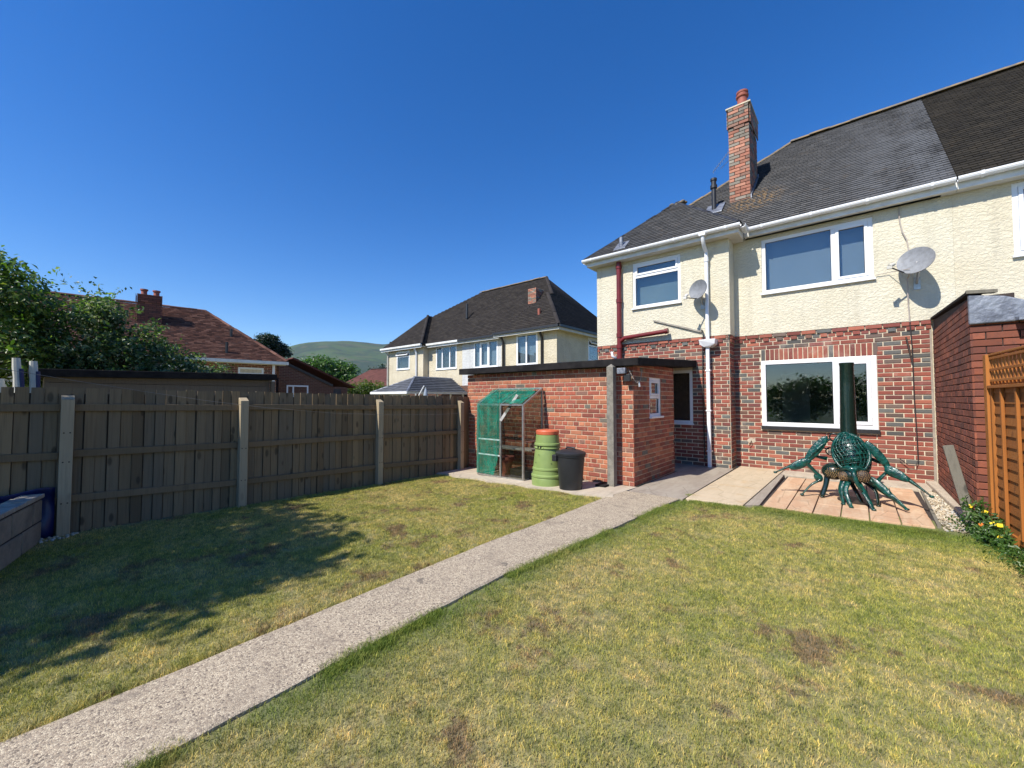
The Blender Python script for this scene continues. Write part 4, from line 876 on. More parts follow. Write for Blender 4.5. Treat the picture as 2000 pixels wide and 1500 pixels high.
# ================================================================== LEFT FENCE
FX = -6.30
fence = empty('wooden_fence', (FX, 2, -.1), 'long weathered close-board wooden fence in shade along the left of the lawn', 'fence')
board_top = lambda y: 1.47-.0125*y
gz_ = lambda y: -.056-.0146*y
bm = None; y = -1.75; posts = [-1.55, .245, 1.84, 3.88, 5.76]
m0 = MB().box((-.008, -.5, 0), (.008, .5, 1)); bme = bpy.data.meshes.new('board'); bme.from_pydata(m0.v, [], m0.f); bme.materials.append(M['fence_wood']); bme.update()
while y < 6.0:
    w_ = random.uniform(.086, .104); top = board_top(y)+random.uniform(-.008, .008); bot = gz_(y)-.05
    if y > 5.7: top += .0
    o = bpy.data.objects.new('board', bme); col.objects.link(o); o.parent = fence
    o.location = Vector((FX-.054+.011*(len(fence.children) % 2)+random.uniform(-.002, .002), y+w_/2, bot))-W[fence]; o.scale = (1, w_-.007, top-bot); o.rotation_euler = (random.uniform(-.004, .004), 0, random.uniform(-.03, .05))
    y += w_
for i in range(len(posts)-1):
    ya, yb = posts[i]+.05, posts[i+1]-.05
    if i == len(posts)-2: yb = 5.71
    for (za, zb_) in ((1.255, 1.185), (.77, .665), (.30, .115)):
        f = lambda yy: za+(zb_-za)*(yy-.25)/5.5
        j = random.uniform(-.012, .012)
        MB().beam((FX-.022, ya, f(ya)+j), (FX-.022, yb, f(yb)-j), .042, .075, up=(0, 0, 1)).build('rail', 'rail_wood', fence, bevel=.004)
for py in posts:
    pt = 1.378-.0135*py; m = MB(); px, h = FX+.028, .048
    m.box((px-h, py-h, gz_(py)-.1), (px+h, py+h, pt-.03))
    m.add([(px-h, py-h, pt-.03), (px+h, py-h, pt-.03), (px+h, py+h, pt-.03), (px-h, py+h, pt-.03), (px-h, py-h, pt+.015), (px-h, py+h, pt+.015)], [(1, 2, 5, 4), (0, 1, 4), (3, 5, 2), (0, 4, 5, 3)])
    po = m.build('post', 'post_wood', fence, bevel=.004)
    for z in (.28, .70, 1.0):
        if z == 1.0 and py > 1: continue
        bm_ = MB()
        for dy in (-.022, .022): bm_.tube([(px+h-.002, py+dy, z-.02*py/5), (px+h+.004, py+dy, z-.02*py/5)], .007, 8)
        bm_.build('bolt', 'rust', po)
MB().prism([(FX-.10, -1.75, -.3), (FX-.10, 5.98, -.3), (FX-.10, 5.98, board_top(6)-.06), (FX-.10, -1.75, board_top(-1.7)-.06)], (.012, 0, 0)).build('gap_shade_sheet', 'shed_wood', fence)  # added sheet behind the boards, stands in for the shade in their gaps
m = MB()
for i in range(2): m.box((FX-.05, -1.7+i*4.0, gz_(0)-.15), (FX-.02, 2.2+i*3.8, gz_(0)-.03-.03*i))
m.build('gravel_board', 'fence_wood', fence)
# stones round the foot of the near post
m = MB()
for k in range(34): m.ell((FX+.1+random.uniform(-.05, .12), random.uniform(.02, .36), -.045), (.02, .016, .012), 6, 4)
m.build('rubble', 'pebble', kind='stuff', smooth=True)

# block retaining wall at the left edge
bw_ = empty('block_wall', (-6.0, -.1, -.06), 'low grey concrete block wall in shade at the left edge by the fence', 'wall')
A = Vector((-6.19, .10, 0)); Bv = Vector((-4.55, -.36, 0)); ud = (Bv-A).normalized(); nd = Vector((-ud.y, ud.x, 0)); L = (Bv-A).length
if nd.y < 0: nd = -nd
MB().prism([A-nd*.01+Vector((0, 0, -.1)), Bv-nd*.01+Vector((0, 0, -.1)), Bv-nd*.12+Vector((0, 0, -.1)), A-nd*.12+Vector((0, 0, -.1))], (0, 0, .48)).build('core', 'mortar_dark', bw_)
for r_ in range(2):
    x = -.22*(r_ % 2)
    while x < L:
        a, b = max(0, x)+.012, min(L, x+.44)-.012
        if b-a > .05:
            z0 = -.06+r_*.215
            MB().prism([A+ud*a+Vector((0, 0, z0)), A+ud*b+Vector((0, 0, z0)), A+ud*b-nd*.13+Vector((0, 0, z0)), A+ud*a-nd*.13+Vector((0, 0, z0))], (0, 0, .198)).build('block', 'block', bw_, bevel=.006)
        x += .44
for k in range(8):
    a = k*.21; 
    MB().prism([A+ud*(a+.004)+nd*.012+Vector((0, 0, .375)), A+ud*(a+.204)+nd*.012+Vector((0, 0, .375)), A+ud*(a+.204)-nd*.15+Vector((0, 0, .375)), A+ud*(a+.004)-nd*.15+Vector((0, 0, .375))], (0, 0, random.uniform(.035, .045))).build('coping_stone', 'concrete', bw_, bevel=.005)
m = MB()
nn = 24
for j in range(9):
    for i in range(nn+1):
        y = -1.4+i*1.58/nn; z = -.06+j*.5/8; m.v.append((FX+.03+.03*math.sin(j*.8)+.018*math.sin(i*1.7+j)+(.05 if j == 8 else 0), y, z+(.02*math.sin(i*.9) if j > 6 else 0)))
for j in range(8):
    for i in range(nn): a = j*(nn+1)+i; m.f.append((a, a+1, a+nn+2, a+nn+1))
o = m.build('tarpaulin', 'blue_tarp', smooth=True, orig=(-6.25, 0, -.06)); tag(o, 'dark blue plastic sheet hanging on the fence behind the low block wall', 'tarpaulin')
md = o.modifiers.new('thick', 'SOLIDIFY'); md.thickness = .006

# washing line
pts = []
for (y, z) in ((-2.6, 2.35), (-1.4, 1.95), (-.19, 1.63), (.25, 1.54), (.77, 1.44), (1.4, 1.325), (2.1, 1.225), (3.0, 1.13), (4.0, 1.075), (5.0, 1.05), (5.72, 1.055)): pts.append((-6.05-.02*(y), y, z))
pts[-1] = (-6.22, 5.74, 1.055)
tag(MB().tube(pts, .002, 5).build('washing_line', 'cable_line', orig=pts[0]), 'thin pale washing line sagging along the inside of the left fence', 'washing line')

# ================================================================== RIGHT FENCE PANEL
rf = empty('fence_panel', (1.05, 5.6, -.05), 'orange-stained overlap fence panel with trellis top at the right edge', 'fence')
P0 = Vector((1.04, 6.32, 0)); P1 = Vector((1.195, 4.50, 0)); du = (P1-P0).normalized(); dn = Vector((-du.y, du.x, 0))
if dn.x > 0: dn = -dn
def fb(name, a0, a1, z0, z1, t0, t1, mat='orange_wood', parent=rf):
    q = [P0+du*a0+dn*t0, P0+du*a1+dn*t0, P0+du*a1+dn*t1, P0+du*a0+dn*t1]
    return MB().prism([p+Vector((0, 0, z0)) for p in q], (0, 0, z1-z0)).build(name, mat, parent, bevel=.003)
fb('post', -.04, .04, -.15, 1.80, -.04, .04); fb('post', 1.84, 1.92, -.15, 1.80, -.04, .04)
fb('frame_stile', .042, .085, .05, 1.47, -.018, .022); fb('frame_stile', 1.79, 1.835, .05, 1.47, -.018, .022)
fb('top_rail', .045, 1.83, 1.455, 1.485, -.03, .04); fb('bottom_rail', .045, 1.83, .05, .10, -.016, .02)
for x in (.32, .66, 1.0, 1.4): fb('batten', x, x+.032, .10, 1.45, .006, .03)
k = 0; z = .08
while z < 1.45:
    MB().prism([P0+du*.085+dn*(.006)+Vector((0, 0, z)), P0+du*1.79+dn*.006+Vector((0, 0, z)), P0+du*1.79-dn*.008+Vector((0, 0, z+.125)), P0+du*.085-dn*.008+Vector((0, 0, z+.125))], -dn*.007).build('lap_board', 'orange_panel', rf)
    z += .102
for i in range(21): x = .07+i*.084; fb('trellis_slat', x, x+.026, 1.487, 1.775+.012*math.sin(i), -.010, .006)
for z in (1.52, 1.63, 1.745): fb('trellis_slat', .045, 1.83, z, z+.026, .007, .018)
fb('trellis_cap', .045, 1.83, 1.785, 1.805, -.02, .022)
# prop at the base of the panel
m = MB().beam((1.03, 5.83, -.08), (1.10, 5.70, .14), .03, .05); m.build('brace', 'orange_wood', rf)
# leaning post
lp = Vector((.90, 6.36, -.06)); tag(MB().beam(lp, (.745, 6.52, .84), .085, .05, up=(0, 1, .2)).build('leaning_post', 'old_timber', orig=tuple(lp), bevel=.006), 'weathered grey cracked timber post leaning against the brick extension wall', 'post')

#@PLANTS
# ------------------------------------------------------------------ foliage helpers
def leaves(name, C, N, size, mat, parent=None, kind=None, aspect=.6, up=.4):
    "C (n,3) centres; N leaf normals; one bent leaf of two quads each"
    n_ = len(C); Nn = N/np.linalg.norm(N, axis=1)[:, None]; a = rng.normal(size=(n_, 3)); u = np.cross(Nn, a); u /= np.linalg.norm(u, axis=1)[:, None]; v_ = np.cross(Nn, u)
    s = (size*rng.uniform(.6, 1.35, n_))[:, None]; V = np.empty((n_, 6, 3))
    V[:, 0] = C-v_*s; V[:, 1] = C+u*s*aspect*.9+Nn*s*.12; V[:, 2] = C+v_*s*1.05-Nn*s*.25; V[:, 3] = C-u*s*aspect*.9+Nn*s*.12
    V[:, 4] = C-v_*s*.2+u*s*aspect; V[:, 5] = C-v_*s*.2-u*s*aspect
    V = V[:, :4]; k = np.arange(n_)[:, None]*4
    F = np.concatenate([k+np.array([[0, 1, 2]]), k+np.array([[0, 2, 3]])])
    return fast_mesh(name, V.reshape(-1, 3), F, mat, parent, kind)
def crown_points(blobs, n_clump, per, spread):
    vol = np.array([b[3]*b[4]*b[5] for b in blobs])**.67; pick = rng.choice(len(blobs), n_clump, p=vol/vol.sum()); B = np.array(blobs)[pick]
    d = rng.normal(size=(n_clump, 3)); d /= np.linalg.norm(d, axis=1)[:, None]; rad = rng.uniform(.35, 1.08, n_clump)**.5
    c = B[:, :3]+d*B[:, 3:6]*rad[:, None]
    p = np.repeat(c, per, 0); dd = np.repeat(d, per, 0); off = rng.normal(size=(n_clump*per, 3))*spread*np.array([1, 1, .6]); P = p+off
    N = dd*.6+rng.normal(size=P.shape)*.55+np.array([0, 0, .55]); return P, N, c
def tree(name, base, blobs, n_clump, per, spread, size, mat, label, cat='tree', trunk_r=.1, extra=None, limbs=14, group=None, trunk_top=None, sprigs=0, rzs=None):
    base = Vector(base); e = empty(name, base, label, cat, group); P, N, c = crown_points(blobs, n_clump, per, spread)
    if sprigs:
        top = c[np.argsort(-c[:, 2]-rng.uniform(0, .8, len(c)))[:sprigs]]; L = []
        for t_ in top:
            dv = np.array([rng.normal()*.2, rng.normal()*.35, rng.uniform(.2, .5)])
            for q in range(16): L.append(t_+dv*q/15+rng.normal(size=3)*.035)
        L = np.array(L); P = np.concatenate([P, L]); N = np.concatenate([N, rng.normal(size=L.shape)+np.array([0, 0, .5])])
    P[:, 2] = np.maximum(P[:, 2], base.z+.02)
    crown = leaves('crown', P, N, size, mat, e)
    if extra:
        mt, frac = extra; k = rng.choice(len(c), int(len(c)*frac)); Q = np.repeat(c[k], 9, 0)+rng.normal(size=(len(k)*9, 3))*spread*.42; Q[:, 0] += .12
        leaves('blossom', Q, rng.normal(size=Q.shape)+np.array([.5, -.5, .6]), size*.5, mt, e)
    m = MB(); tt = Vector(trunk_top) if trunk_top else Vector((np.mean(c[:, 0]), np.mean(c[:, 1]), np.mean(c[:, 2]))); pts_ = [base+Vector((0, 0, -.3)), base.lerp(tt, .33)+Vector((.05, .03, 0)), base.lerp(tt, .66)-Vector((.04, .05, 0)), tt]
    m.tube(pts_, [trunk_r*1.25, trunk_r, trunk_r*.8, trunk_r*.5], 10)
    for k in rng.choice(len(c), limbs):
        s_ = pts_[1].lerp(pts_[3], random.uniform(0, .9)); t_ = Vector(c[k]); mid = s_.lerp(t_, .5)+Vector((0, 0, -.08*(t_-s_).length)); m.tube([s_, mid, t_], [trunk_r*.4, trunk_r*.22, trunk_r*.07], 6)
    m.build('trunk', 'bark', e, smooth=True); return e

# big tree and flowering shrub beyond the left fence
tree('garden_tree', (-12, -1.2, -.2), [(-12, -.5, 3.0, 1.2, .75, 1.0), (-12, -.1, 3.1, 1.0, .45, .55), (-12, -.6, 3.55, .9, .42, .5), (-12, -2.2, 3.4, 1.5, 1.3, 1.3), (-11.6, -.4, 2.2, 1.0, .9, .7)], 470, 30, .12, .05, 'leaf_tree', 'dark green leafy tree with yellowing patches at the far left edge beyond the fence', sprigs=14)
tree('flowering_shrub', (-11.8, 1.4, -.2), [(-11.7, .75, 2.5, .8, .62, .85), (-11.7, .95, 3.0, .6, .25, .42), (-11.7, 1.6, 2.45, .7, .42, .55), (-11.6, 1.2, 2.0, .8, .9, .7), (-11.6, 2.1, 1.9, .7, .5, .55), (-11.5, 2.75, 1.75, .55, .38, .42), (-11.6, .2, 2.1, .7, .6, .6)], 560, 28, .10, .042, 'leaf_shrub', 'sprawling shrub with pale blossom behind the long dark shed', 'shrub', .07, ('blossom', .5), 22, sprigs=16)
# tree behind the camera whose shade falls on the left of the lawn
tree('shade_tree', (-6.6, -4.2, -.2), [(-6.2, -3.4, 4.4, 1.6, 1.5, 1.0), (-5.2, -3.0, 3.9, 1.2, 1.1, .8), (-7.0, -3.6, 3.6, 1.4, 1.4, 1.2), (-4.75, -2.9, 4.3, .7, .6, .4), (-6.0, -4.8, 3.8, 1.7, 1.2, 1.2), (-4.9, -4.1, 3.4, 1.0, 1.0, .8)], 520, 40, .17, .075, 'leaf_tree', 'leafy tree behind the low block wall shading the left of the lawn', trunk_r=.14)
for k, (x, y, h, lab) in enumerate(((-3.0, -13.5, 2.2, 'wide green bush at the far end of the garden, nearest the path'), (1.5, -14, 2.8, 'tall green bush at the far end of the garden behind the lawn'), (6.0, -13, 2.4, 'green bush in the right far corner of the garden'))):
    tree('garden_bush', (x, y, -.2), [(x, y, h*.55, 2.5, 1.3, h*.55), (x+.7, y, h*.85, 1.2, 1, h*.4)], 160, 26, .3, .12, 'leaf_mid', lab, 'bush', .1, group='bushes closing the end of the garden')

# ------------------------------------------------------------------ flowers by the fence
pl = empty('poppy_plant', (.96, 6.12, -.05), 'leafy green poppy plant with yellow flowers by the orange fence post', 'plant')
C = []; N = []; m = MB(); blooms = [(.847, 6.42, .229), (.88, 6.36, .229), (.948, 6.2, .215), (.966, 6.0, .147), (.999, 5.95, .151), (.982, 5.85, .059), (.908, 6.1, .103)]
for k in range(95):
    bx, by = random.gauss(.955, .06), random.gauss(6.12, .19); 
    if bx > 1.02: bx = 1.02-(bx-1.02)
    h = random.uniform(.1, .36)*(1.2 if by > 6.15 else .7); tx, ty = bx+random.gauss(0, .06), by+random.gauss(0, .07)
    m.tube([(bx, by, -.06), ((bx+tx)/2, (by+ty)/2, h*.6), (tx, ty, h-.06)], .0025, 4)
    for q in range(13): t_ = random.uniform(.2, 1); C.append((bx+(tx-bx)*t_+random.gauss(0, .02), by+(ty-by)*t_+random.gauss(0, .02), -.06+h*t_)); N.append((random.gauss(-.3, .5), random.gauss(-.4, .5), random.uniform(.3, 1)))
for b in blooms: m.tube([(b[0]+.06, b[1]+.02, -.06), (b[0]+.02, b[1], b[2]*.5), b], .002, 4)
m.build('stems', 'leaf_plant', pl); leaves('leaves', np.array(C), np.array(N), .026, 'leaf_plant', pl, aspect=.45)
for i, b in enumerate(blooms):
    f = MB(); ax = Vector((random.uniform(-.5, -.1), -.7, .6)).normalized(); q = ax.to_track_quat('Z', 'Y').to_matrix(); b = Vector(b)
    for j in range(4):
        a = j*math.pi/2+i; d = Vector((math.cos(a), math.sin(a), 0)); s_ = Vector((-math.sin(a), math.cos(a), 0)); r_ = .019
        f.add([b+q @ (d*.002), b+q @ (d*r_*.7+s_*r_*.75+Vector((0, 0, .007))), b+q @ (d*r_*1.35+Vector((0, 0, .012))), b+q @ (d*r_*.7-s_*r_*.75+Vector((0, 0, .007)))], [(0, 1, 2, 3)])
    f.ell(b+ax*.004, (.005, .005, .005), 6, 4); f.build('flower', 'petal_orange' if i == 6 else 'petal', pl)
# low weeds along the base of the right fence and extension
C = []; N = []
for k in range(1500):
    y = random.uniform(4.7, 6.7); x = 1.045+(6.4-y)*.085-.07-abs(random.gauss(0, .09)); C.append((x, y, lawn_z(x, y)+random.uniform(.0, .09))); N.append((random.gauss(-.3, .6), random.gauss(0, .6), random.uniform(.3, 1)))
leaves('weeds', np.array(C), np.array(N), .018, 'leaf_plant', None, 'stuff', aspect=.5)

# ================================================================== INSECT CHIMINEA
ci = empty('chiminea', (-.1, 7.15, 0), 'green and black cast-iron insect-shaped chiminea with tall black pipe on the orange slabs', 'chiminea')
cx, cy = -.10, 7.15
MB().lathe((cx-.005, cy+.08, .80), [(.098, 0), (.092, .1), (.085, .35), (.080, .7), (.077, 1.0), (.082, 1.02), (.082, 1.045), (.070, 1.045), (.066, .9)], 26).build('chimney_pipe', 'chim_dark', ci, smooth='auto')
rot = Matrix.Rotation(R(-14), 3, 'Y') @ Matrix.Rotation(R(-14), 3, 'X'); bc = Vector((cx+.02, cy-.02, .60)); br = (.195, .215, .30)
# back shell is a lattice of bars over an inner dark fire bowl
MB().ell(bc, (.185, .20, .31), 24, 16, rot).build('fire_bowl', 'chim_dark', ci, smooth=True)
lat = MB()
def sp(a, t_, k=1.0): return bc+rot @ Vector((br[0]*k*math.sin(a)*math.cos(t_), br[1]*k*math.sin(a)*math.sin(t_), br[2]*k*math.cos(a)))
for i in range(3, 15):
    a = math.pi*i/17; lat.tube([sp(a, 2*math.pi*j/28) for j in range(29)], .0075, 5, cap=False)
for j in range(26):
    t_ = 2*math.pi*j/26; lat.tube([sp(math.pi*(.05+.85*i/14), t_+.15*math.sin(i*.9)) for i in range(15)], .0085 if j % 2 else .006, 5)
lat.build('lattice_shell', 'chim_green', ci, smooth=True)
sh = MB()   # solid scroll bands and the collar round the pipe
for sgn in (-1, 1):
    sh.tube([sp(math.pi*(.12+.75*i/16), -math.pi/2+sgn*(.25+.95*math.sin(i/16*math.pi)), 1.03) for i in range(17)], [.012+.008*math.sin(i/16*math.pi) for i in range(17)], 8)
sh.tube([sp(.35, 2*math.pi*j/24, 1.02) for j in range(25)], .014, 8)
sh.build('scroll_band', 'chim_green', ci, smooth=True)
sol = MB()
for i in range(7):
    for j in range(6):
        a0 = math.pi*(.22+.085*i); t0 = -math.pi/2-.15+.17*j-.06*i
        if (i+j) % 3: sol.add([sp(a0, t0, 1.0), sp(a0, t0+.13, 1.0), sp(a0+.2, t0+.10, 1.0), sp(a0+.2, t0-.03, 1.0), sp(a0, t0, .97), sp(a0, t0+.13, .97), sp(a0+.2, t0+.10, .97), sp(a0+.2, t0-.03, .97)], [(0, 1, 2, 3), (7, 6, 5, 4), (0, 4, 5, 1), (1, 5, 6, 2), (2, 6, 7, 3), (3, 7, 4, 0)])
sol.build('shell_scales', 'chim_green', ci, kind='stuff')
# head with two mesh eyes
hd = Vector((cx+.03, cy-.26, .36)); MB().ell(hd, (.135, .12, .10), 20, 12).build('head', 'chim_dark', ci, smooth=True)
m = MB(); m.tube([hd+Vector((-.14, .02, .05)), hd+Vector((-.05, -.06, .10)), hd+Vector((.0, -.10, .085)), hd+Vector((.06, -.06, .10)), hd+Vector((.15, .03, .06))], [.02, .035, .04, .035, .02], 8)
m.tube([hd+Vector((.0, -.10, .09)), hd+Vector((.02, -.14, .0)), hd+Vector((.05, -.15, -.10)), hd+Vector((.09, -.15, -.17))], [.035, .028, .022, .012], 8)
m.build('brow', 'chim_green', ci, smooth=True)
for (p, r_, mt) in ((hd+Vector((.095, -.06, .01)), (.085, .06, .078), 'rust'), (hd+Vector((-.085, -.06, -.01)), (.07, .055, .062), 'rust')):
    ey_ = MB().ell(p, r_, 16, 10).build('eye', mt, ci, smooth=True); g = MB()
    for k in range(46):
        a = k*2.399; rr = math.sqrt(k/46); g.ell(p+Vector((r_[0]*rr*math.cos(a)*.95+.0, -r_[1]*math.sqrt(max(0, 1-rr*rr*.92)), r_[2]*rr*math.sin(a)*.95)), (.006, .004, .006), 6, 4)
    g.build('eye_grille', 'amber', ey_, smooth=True)
# second, rear fire-door grille on the left
p = Vector((cx-.17, cy-.02, .36)); b_ = MB().ell(p, (.14, .13, .115), 18, 10).build('belly', 'chim_dark', ci, smooth=True); g = MB()
for k in range(60):
    a = k*2.399; rr = math.sqrt(k/60)*.62; g.ell(p+Vector((.14*rr*math.cos(a), -.13*math.sqrt(1-rr*rr), .115*rr*math.sin(a))), (.006, .004, .006), 6, 4)
g.build('belly_grille', 'amber', b_, smooth=True)
def leg(pts_, rad, mat='chim_green', flat=.5, plate=None):
    rad = [q*1.2 for q in rad]
    pts2 = []; r2 = []; P_ = [Vector(p) for p in pts_]
    for i in range(len(P_)-1):
        for k in range(5): t_ = k/5; pts2.append(P_[i].lerp(P_[i+1], t_)); r2.append(rad[i]+(rad[i+1]-rad[i])*t_)
    pts2.append(P_[-1]); r2.append(rad[-1])
    for it in range(2): pts2 = [pts2[0]]+[(pts2[i-1]+pts2[i]*2+pts2[i+1])/4 for i in range(1, len(pts2)-1)]+[pts2[-1]]
    o = MB().tube(pts2, r2, 10, flat=flat).build('leg', mat, ci, smooth=True); W[o] = W[ci]
    MB().ell(P_[-1]+Vector((0, 0, .0)), (.026, .026, .016), 10, 6).build('foot', mat, o, smooth=True)
    return o
# left front: raised thigh plate, shin reaching out, and lower leg
leg([(cx-.20, cy-.05, .80), (-.42, 7.10, .68), (-.58, 7.08, .48), (-.74, 7.05, .40), (-.93, 6.98, .29)], [.010, .060, .045, .038, .014])
leg([(-.60, 7.08, .48), (-.50, 7.10, .36), (-.40, 7.12, .24), (-.52, 7.06, .16), (-.62, 6.98, .02)], [.05, .045, .035, .024, .014])
leg([(cx+.14, cy-.05, .78), (.18, 7.12, .62), (.27, 7.10, .46), (.40, 7.05, .40), (.56, 6.95, .27), (.64, 6.88, .20)], [.010, .050, .040, .055, .024, .012])
leg([(.30, 7.10, .46), (.22, 7.08, .36), (.14, 7.00, .26), (.28, 6.90, .16), (.42, 6.80, .03)], [.03, .03, .045, .035, .014])
leg([(cx-.06, cy-.30, .30), (-.20, 6.80, .18), (-.17, 6.74, .01)], [.035, .026, .016])
leg([(cx-.02, cy-.34, .28), (-.15, 6.72, .18), (-.09, 6.62, .01)], [.03, .024, .016])
leg([(cx+.08, cy-.30, .28), (.05, 6.74, .16), (.12, 6.62, .01)], [.035, .026, .016])
leg([(cx+.10, cy-.1, .3), (.16, 6.98, .18), (.17, 6.90, .01)], [.03, .026, .018], 'chim_dark')
leg([(cx-.24, cy-.02, .3), (-.36, 7.10, .16), (-.40, 7.05, .01)], [.03, .024, .02], 'chim_dark')
leg([(cx-.02, cy-.05, .3), (-.05, 7.0, .16), (.02, 6.94, .01)], [.03, .024, .018], 'chim_dark')
def plate(p, q, w_, t_, mat='chim_green'):
    p = Vector(p); q = Vector(q); d = q-p; rot_ = Matrix((d.normalized(), Vector((0, 1, 0)).cross(d).normalized().cross(d.normalized())*-1, Vector((0, 1, 0)).cross(d).normalized()*-1)).transposed()
    c_ = (p+q)/2; m = MB().ell(c_, (d.length/2, t_, w_), 18, 12, rot_); return m.build('thigh_plate', mat, ci, smooth=True)
plate((-.33, 7.08, .84), (-.58, 7.04, .46), .062, .016); plate((.07, 7.06, .80), (.29, 7.04, .48), .05, .016); plate((.24, 7.04, .50), (.46, 6.96, .34), .055, .018); plate((-.52, 7.06, .50), (-.76, 7.0, .36), .06, .02)
plate((.10, 6.98, .36), (.32, 6.86, .12), .04, .02)
for (c_, r_) in (((-.60, 7.05, .46), (.10, .035, .055)), ((.33, 7.02, .42), (.10, .035, .06)), ((-.44, 7.10, .26), (.05, .03, .065)), ((.14, 6.98, .28), (.075, .035, .05))):
    MB().ell(c_, r_, 16, 10, Matrix.Rotation(R(25 if c_[0] > 0 else -25), 3, 'Y')).build('leg_joint', 'chim_green', ci, smooth=True)
m = MB()
for (c_, r_) in (((-.33, 7.2, .72), .07), ((-.30, 7.22, .62), .055), ((-.26, 7.2, .82), .05)): m.tube([Vector(c_)+Vector((r_*math.cos(a/14*2*math.pi), 0, r_*math.sin(a/14*2*math.pi))) for a in range(12)], .009, 6)
m.build('scroll_wing', 'chim_dark', ci, smooth=True)
MB().tube([(cx-.24, cy+.02, .52), (cx-.42, cy, .55)], [.03, .012], 8).build('bracket', 'chim_green', ci, smooth=True)
MB().tube([(cx+.18, cy+.02, .58), (cx+.34, cy, .50)], [.03, .012], 8).build('bracket', 'chim_green', ci, smooth=True)
MB().lathe((cx+.08, cy-.06, .003), [(.22, 0), (.22, .012), (.1, .016)], 24).build('base_plate', 'rust', ci, smooth='auto')

# ================================================================== HOUSES BEHIND
def far_window(parent, o, u, nrm, x0, x1, z0, z1, lights, **kw): return window(parent, o, u, nrm, x0, x1, z0, z1, lights, frame=kw.pop('frame', .085), recess=kw.pop('recess', -.01), **kw)
hb = empty('house', (-17.2, 16, -.3), 'pale cream semi-detached pair with dark hipped roof beyond the outhouse', 'house')
bx0, bx1, bm_, by, bb, bz = -24.1, -10.45, -17.2, 15.9, 15.5, 4.70
b1, b2 = -20.3, -13.85   # inner ends of the two bays
wall_holes(hb, 'rendered_wall', (b1, by, 0), (1, 0, 0), (0, -1, 0), bm_-b1, 2.1, bz-.05, [(.75, 2.6, 3.12, 4.5)], .25, 'render_far')
wall_holes(hb, 'rendered_wall', (bm_+.004, by-.02, 0), (1, 0, 0), (0, -1, 0), b2-bm_-.004, 2.1, bz-.05, [(.95, 2.75, 3.05, 4.5)], .25, 'render_white')
wall_holes(hb, 'rendered_wall', (bx0, bb, 0), (1, 0, 0), (0, -1, 0), b1-bx0, 2.1, bz-.05, [(1.0, 2.4, 3.25, 4.45)], .25, 'render_far')
wall_holes(hb, 'rendered_wall', (b2, bb, 0), (1, 0, 0), (0, -1, 0), bx1-b2, 2.1, bz-.05, [(1.0, 2.3, 3.0, 4.52)], .25, 'render_far')
MB().box((b1-.2, bb+.25, 2.1), (b1, by+.2, bz-.05)).build('rendered_wall', 'render_far', hb); MB().box((b2, bb+.25, 2.1), (b2+.2, by+.2, bz-.05)).build('rendered_wall', 'render_far', hb)
MB().box((bx0, bb+.01, -.5), (bx1, 22, 2.09)).build('wall', 'brick_wall_far', hb)
wall_holes(hb, 'rendered_wall', (bx1, bb+.25, 0), (0, 1, 0), (1, 0, 0), 6.2, 2.1, bz-.05, [(2.6, 3.7, 3.3, 4.5)], .25, 'render_far')
MB().box((bx0, bb+.25, 2.1), (bx0+.25, 22, bz-.05)).build('rendered_wall', 'render_far', hb)
MB().box((bx0+.3, 17.5, 2.1), (bx1-.3, 17.6, bz-.1)).build('room_wall', 'inside_dark', hb)
MB().box((bx0+.3, 15.8, bz-.12), (bx1-.3, 22, bz-.06)).build('ceiling', 'inside_dark', hb)
fw = dict(sill=True, glass='glass')
far_window(hb, (bx0, bb, 0), (1, 0, 0), (0, -1, 0), 1.0, 2.4, 3.25, 4.45, [], transom=4.05, sash=(1,), openings=(1,), blind='inside_dark', **fw)
far_window(hb, (b1, by, 0), (1, 0, 0), (0, -1, 0), .75, 2.6, 3.12, 4.5, [1.32, 2.0], sash=(), blind='inside_dark', **fw)
far_window(hb, (bm_, by-.02, 0), (1, 0, 0), (0, -1, 0), .95, 2.75, 3.05, 4.5, [1.45, 2.1], sash=(1,), blind='blind', **fw)
far_window(hb, (b2, bb, 0), (1, 0, 0), (0, -1, 0), 1.0, 2.3, 3.0, 4.52, [1.62], blind='blind', **fw)
far_window(hb, (bx1, bb+.25, 0), (0, 1, 0), (1, 0, 0), 2.6, 3.7, 3.3, 4.5, [], transom=4.1, sash=(1,), openings=(1,), blind='inside_dark', **fw)
# roof B
e = .35; rz = 8.35; ry = 19.0; rxa, rxb = -18.8, -13.5; xa, xb = bx0-e, bx1+e; yb_, ym_ = bb-e, by-e; zB = bz-.03; hwb = (b1+.25-xa)/2; slope = (rz-zB)/(ry-ym_)
apL = Vector((xa+hwb, yb_+hwb, zB+slope*hwb*1.0)); bdL = Vector((xa+hwb, ym_+hwb, apL.z)); hwr = (xb-(b2-.25))/2; apR = Vector((xb-hwr, yb_+hwr, zB+slope*hwr)); bdR = Vector((xb-hwr, ym_+hwr, apR.z))
rk = dict(gauge=.14, tw=.3, mat='tile_far', lift=.05)
roof_plane(hb, [(b1, ym_, zB), (b2, ym_, zB), bdR, (rxb, ry, rz), (rxa, ry, rz), bdL], (1, 0, 0), **rk)
roof_plane(hb, [(xa, yb_, zB), (b1+.25, yb_, zB), apL], (1, 0, 0), **rk); roof_plane(hb, [(b1+.25, yb_, zB), (b1+.25, ym_+.2, zB), bdL, apL], (0, 1, 0), **rk)
roof_plane(hb, [(b2-.25, yb_, zB), (xb, yb_, zB), apR], (1, 0, 0), **rk); roof_plane(hb, [(b2-.25, ym_+.2, zB), (b2-.25, yb_, zB), apR, bdR], (0, -1, 0), **rk)
roof_plane(hb, [(xb, yb_, zB), (xb, 22.4, zB), (rxb, ry, rz), bdR, apR], (0, 1, 0), **rk)
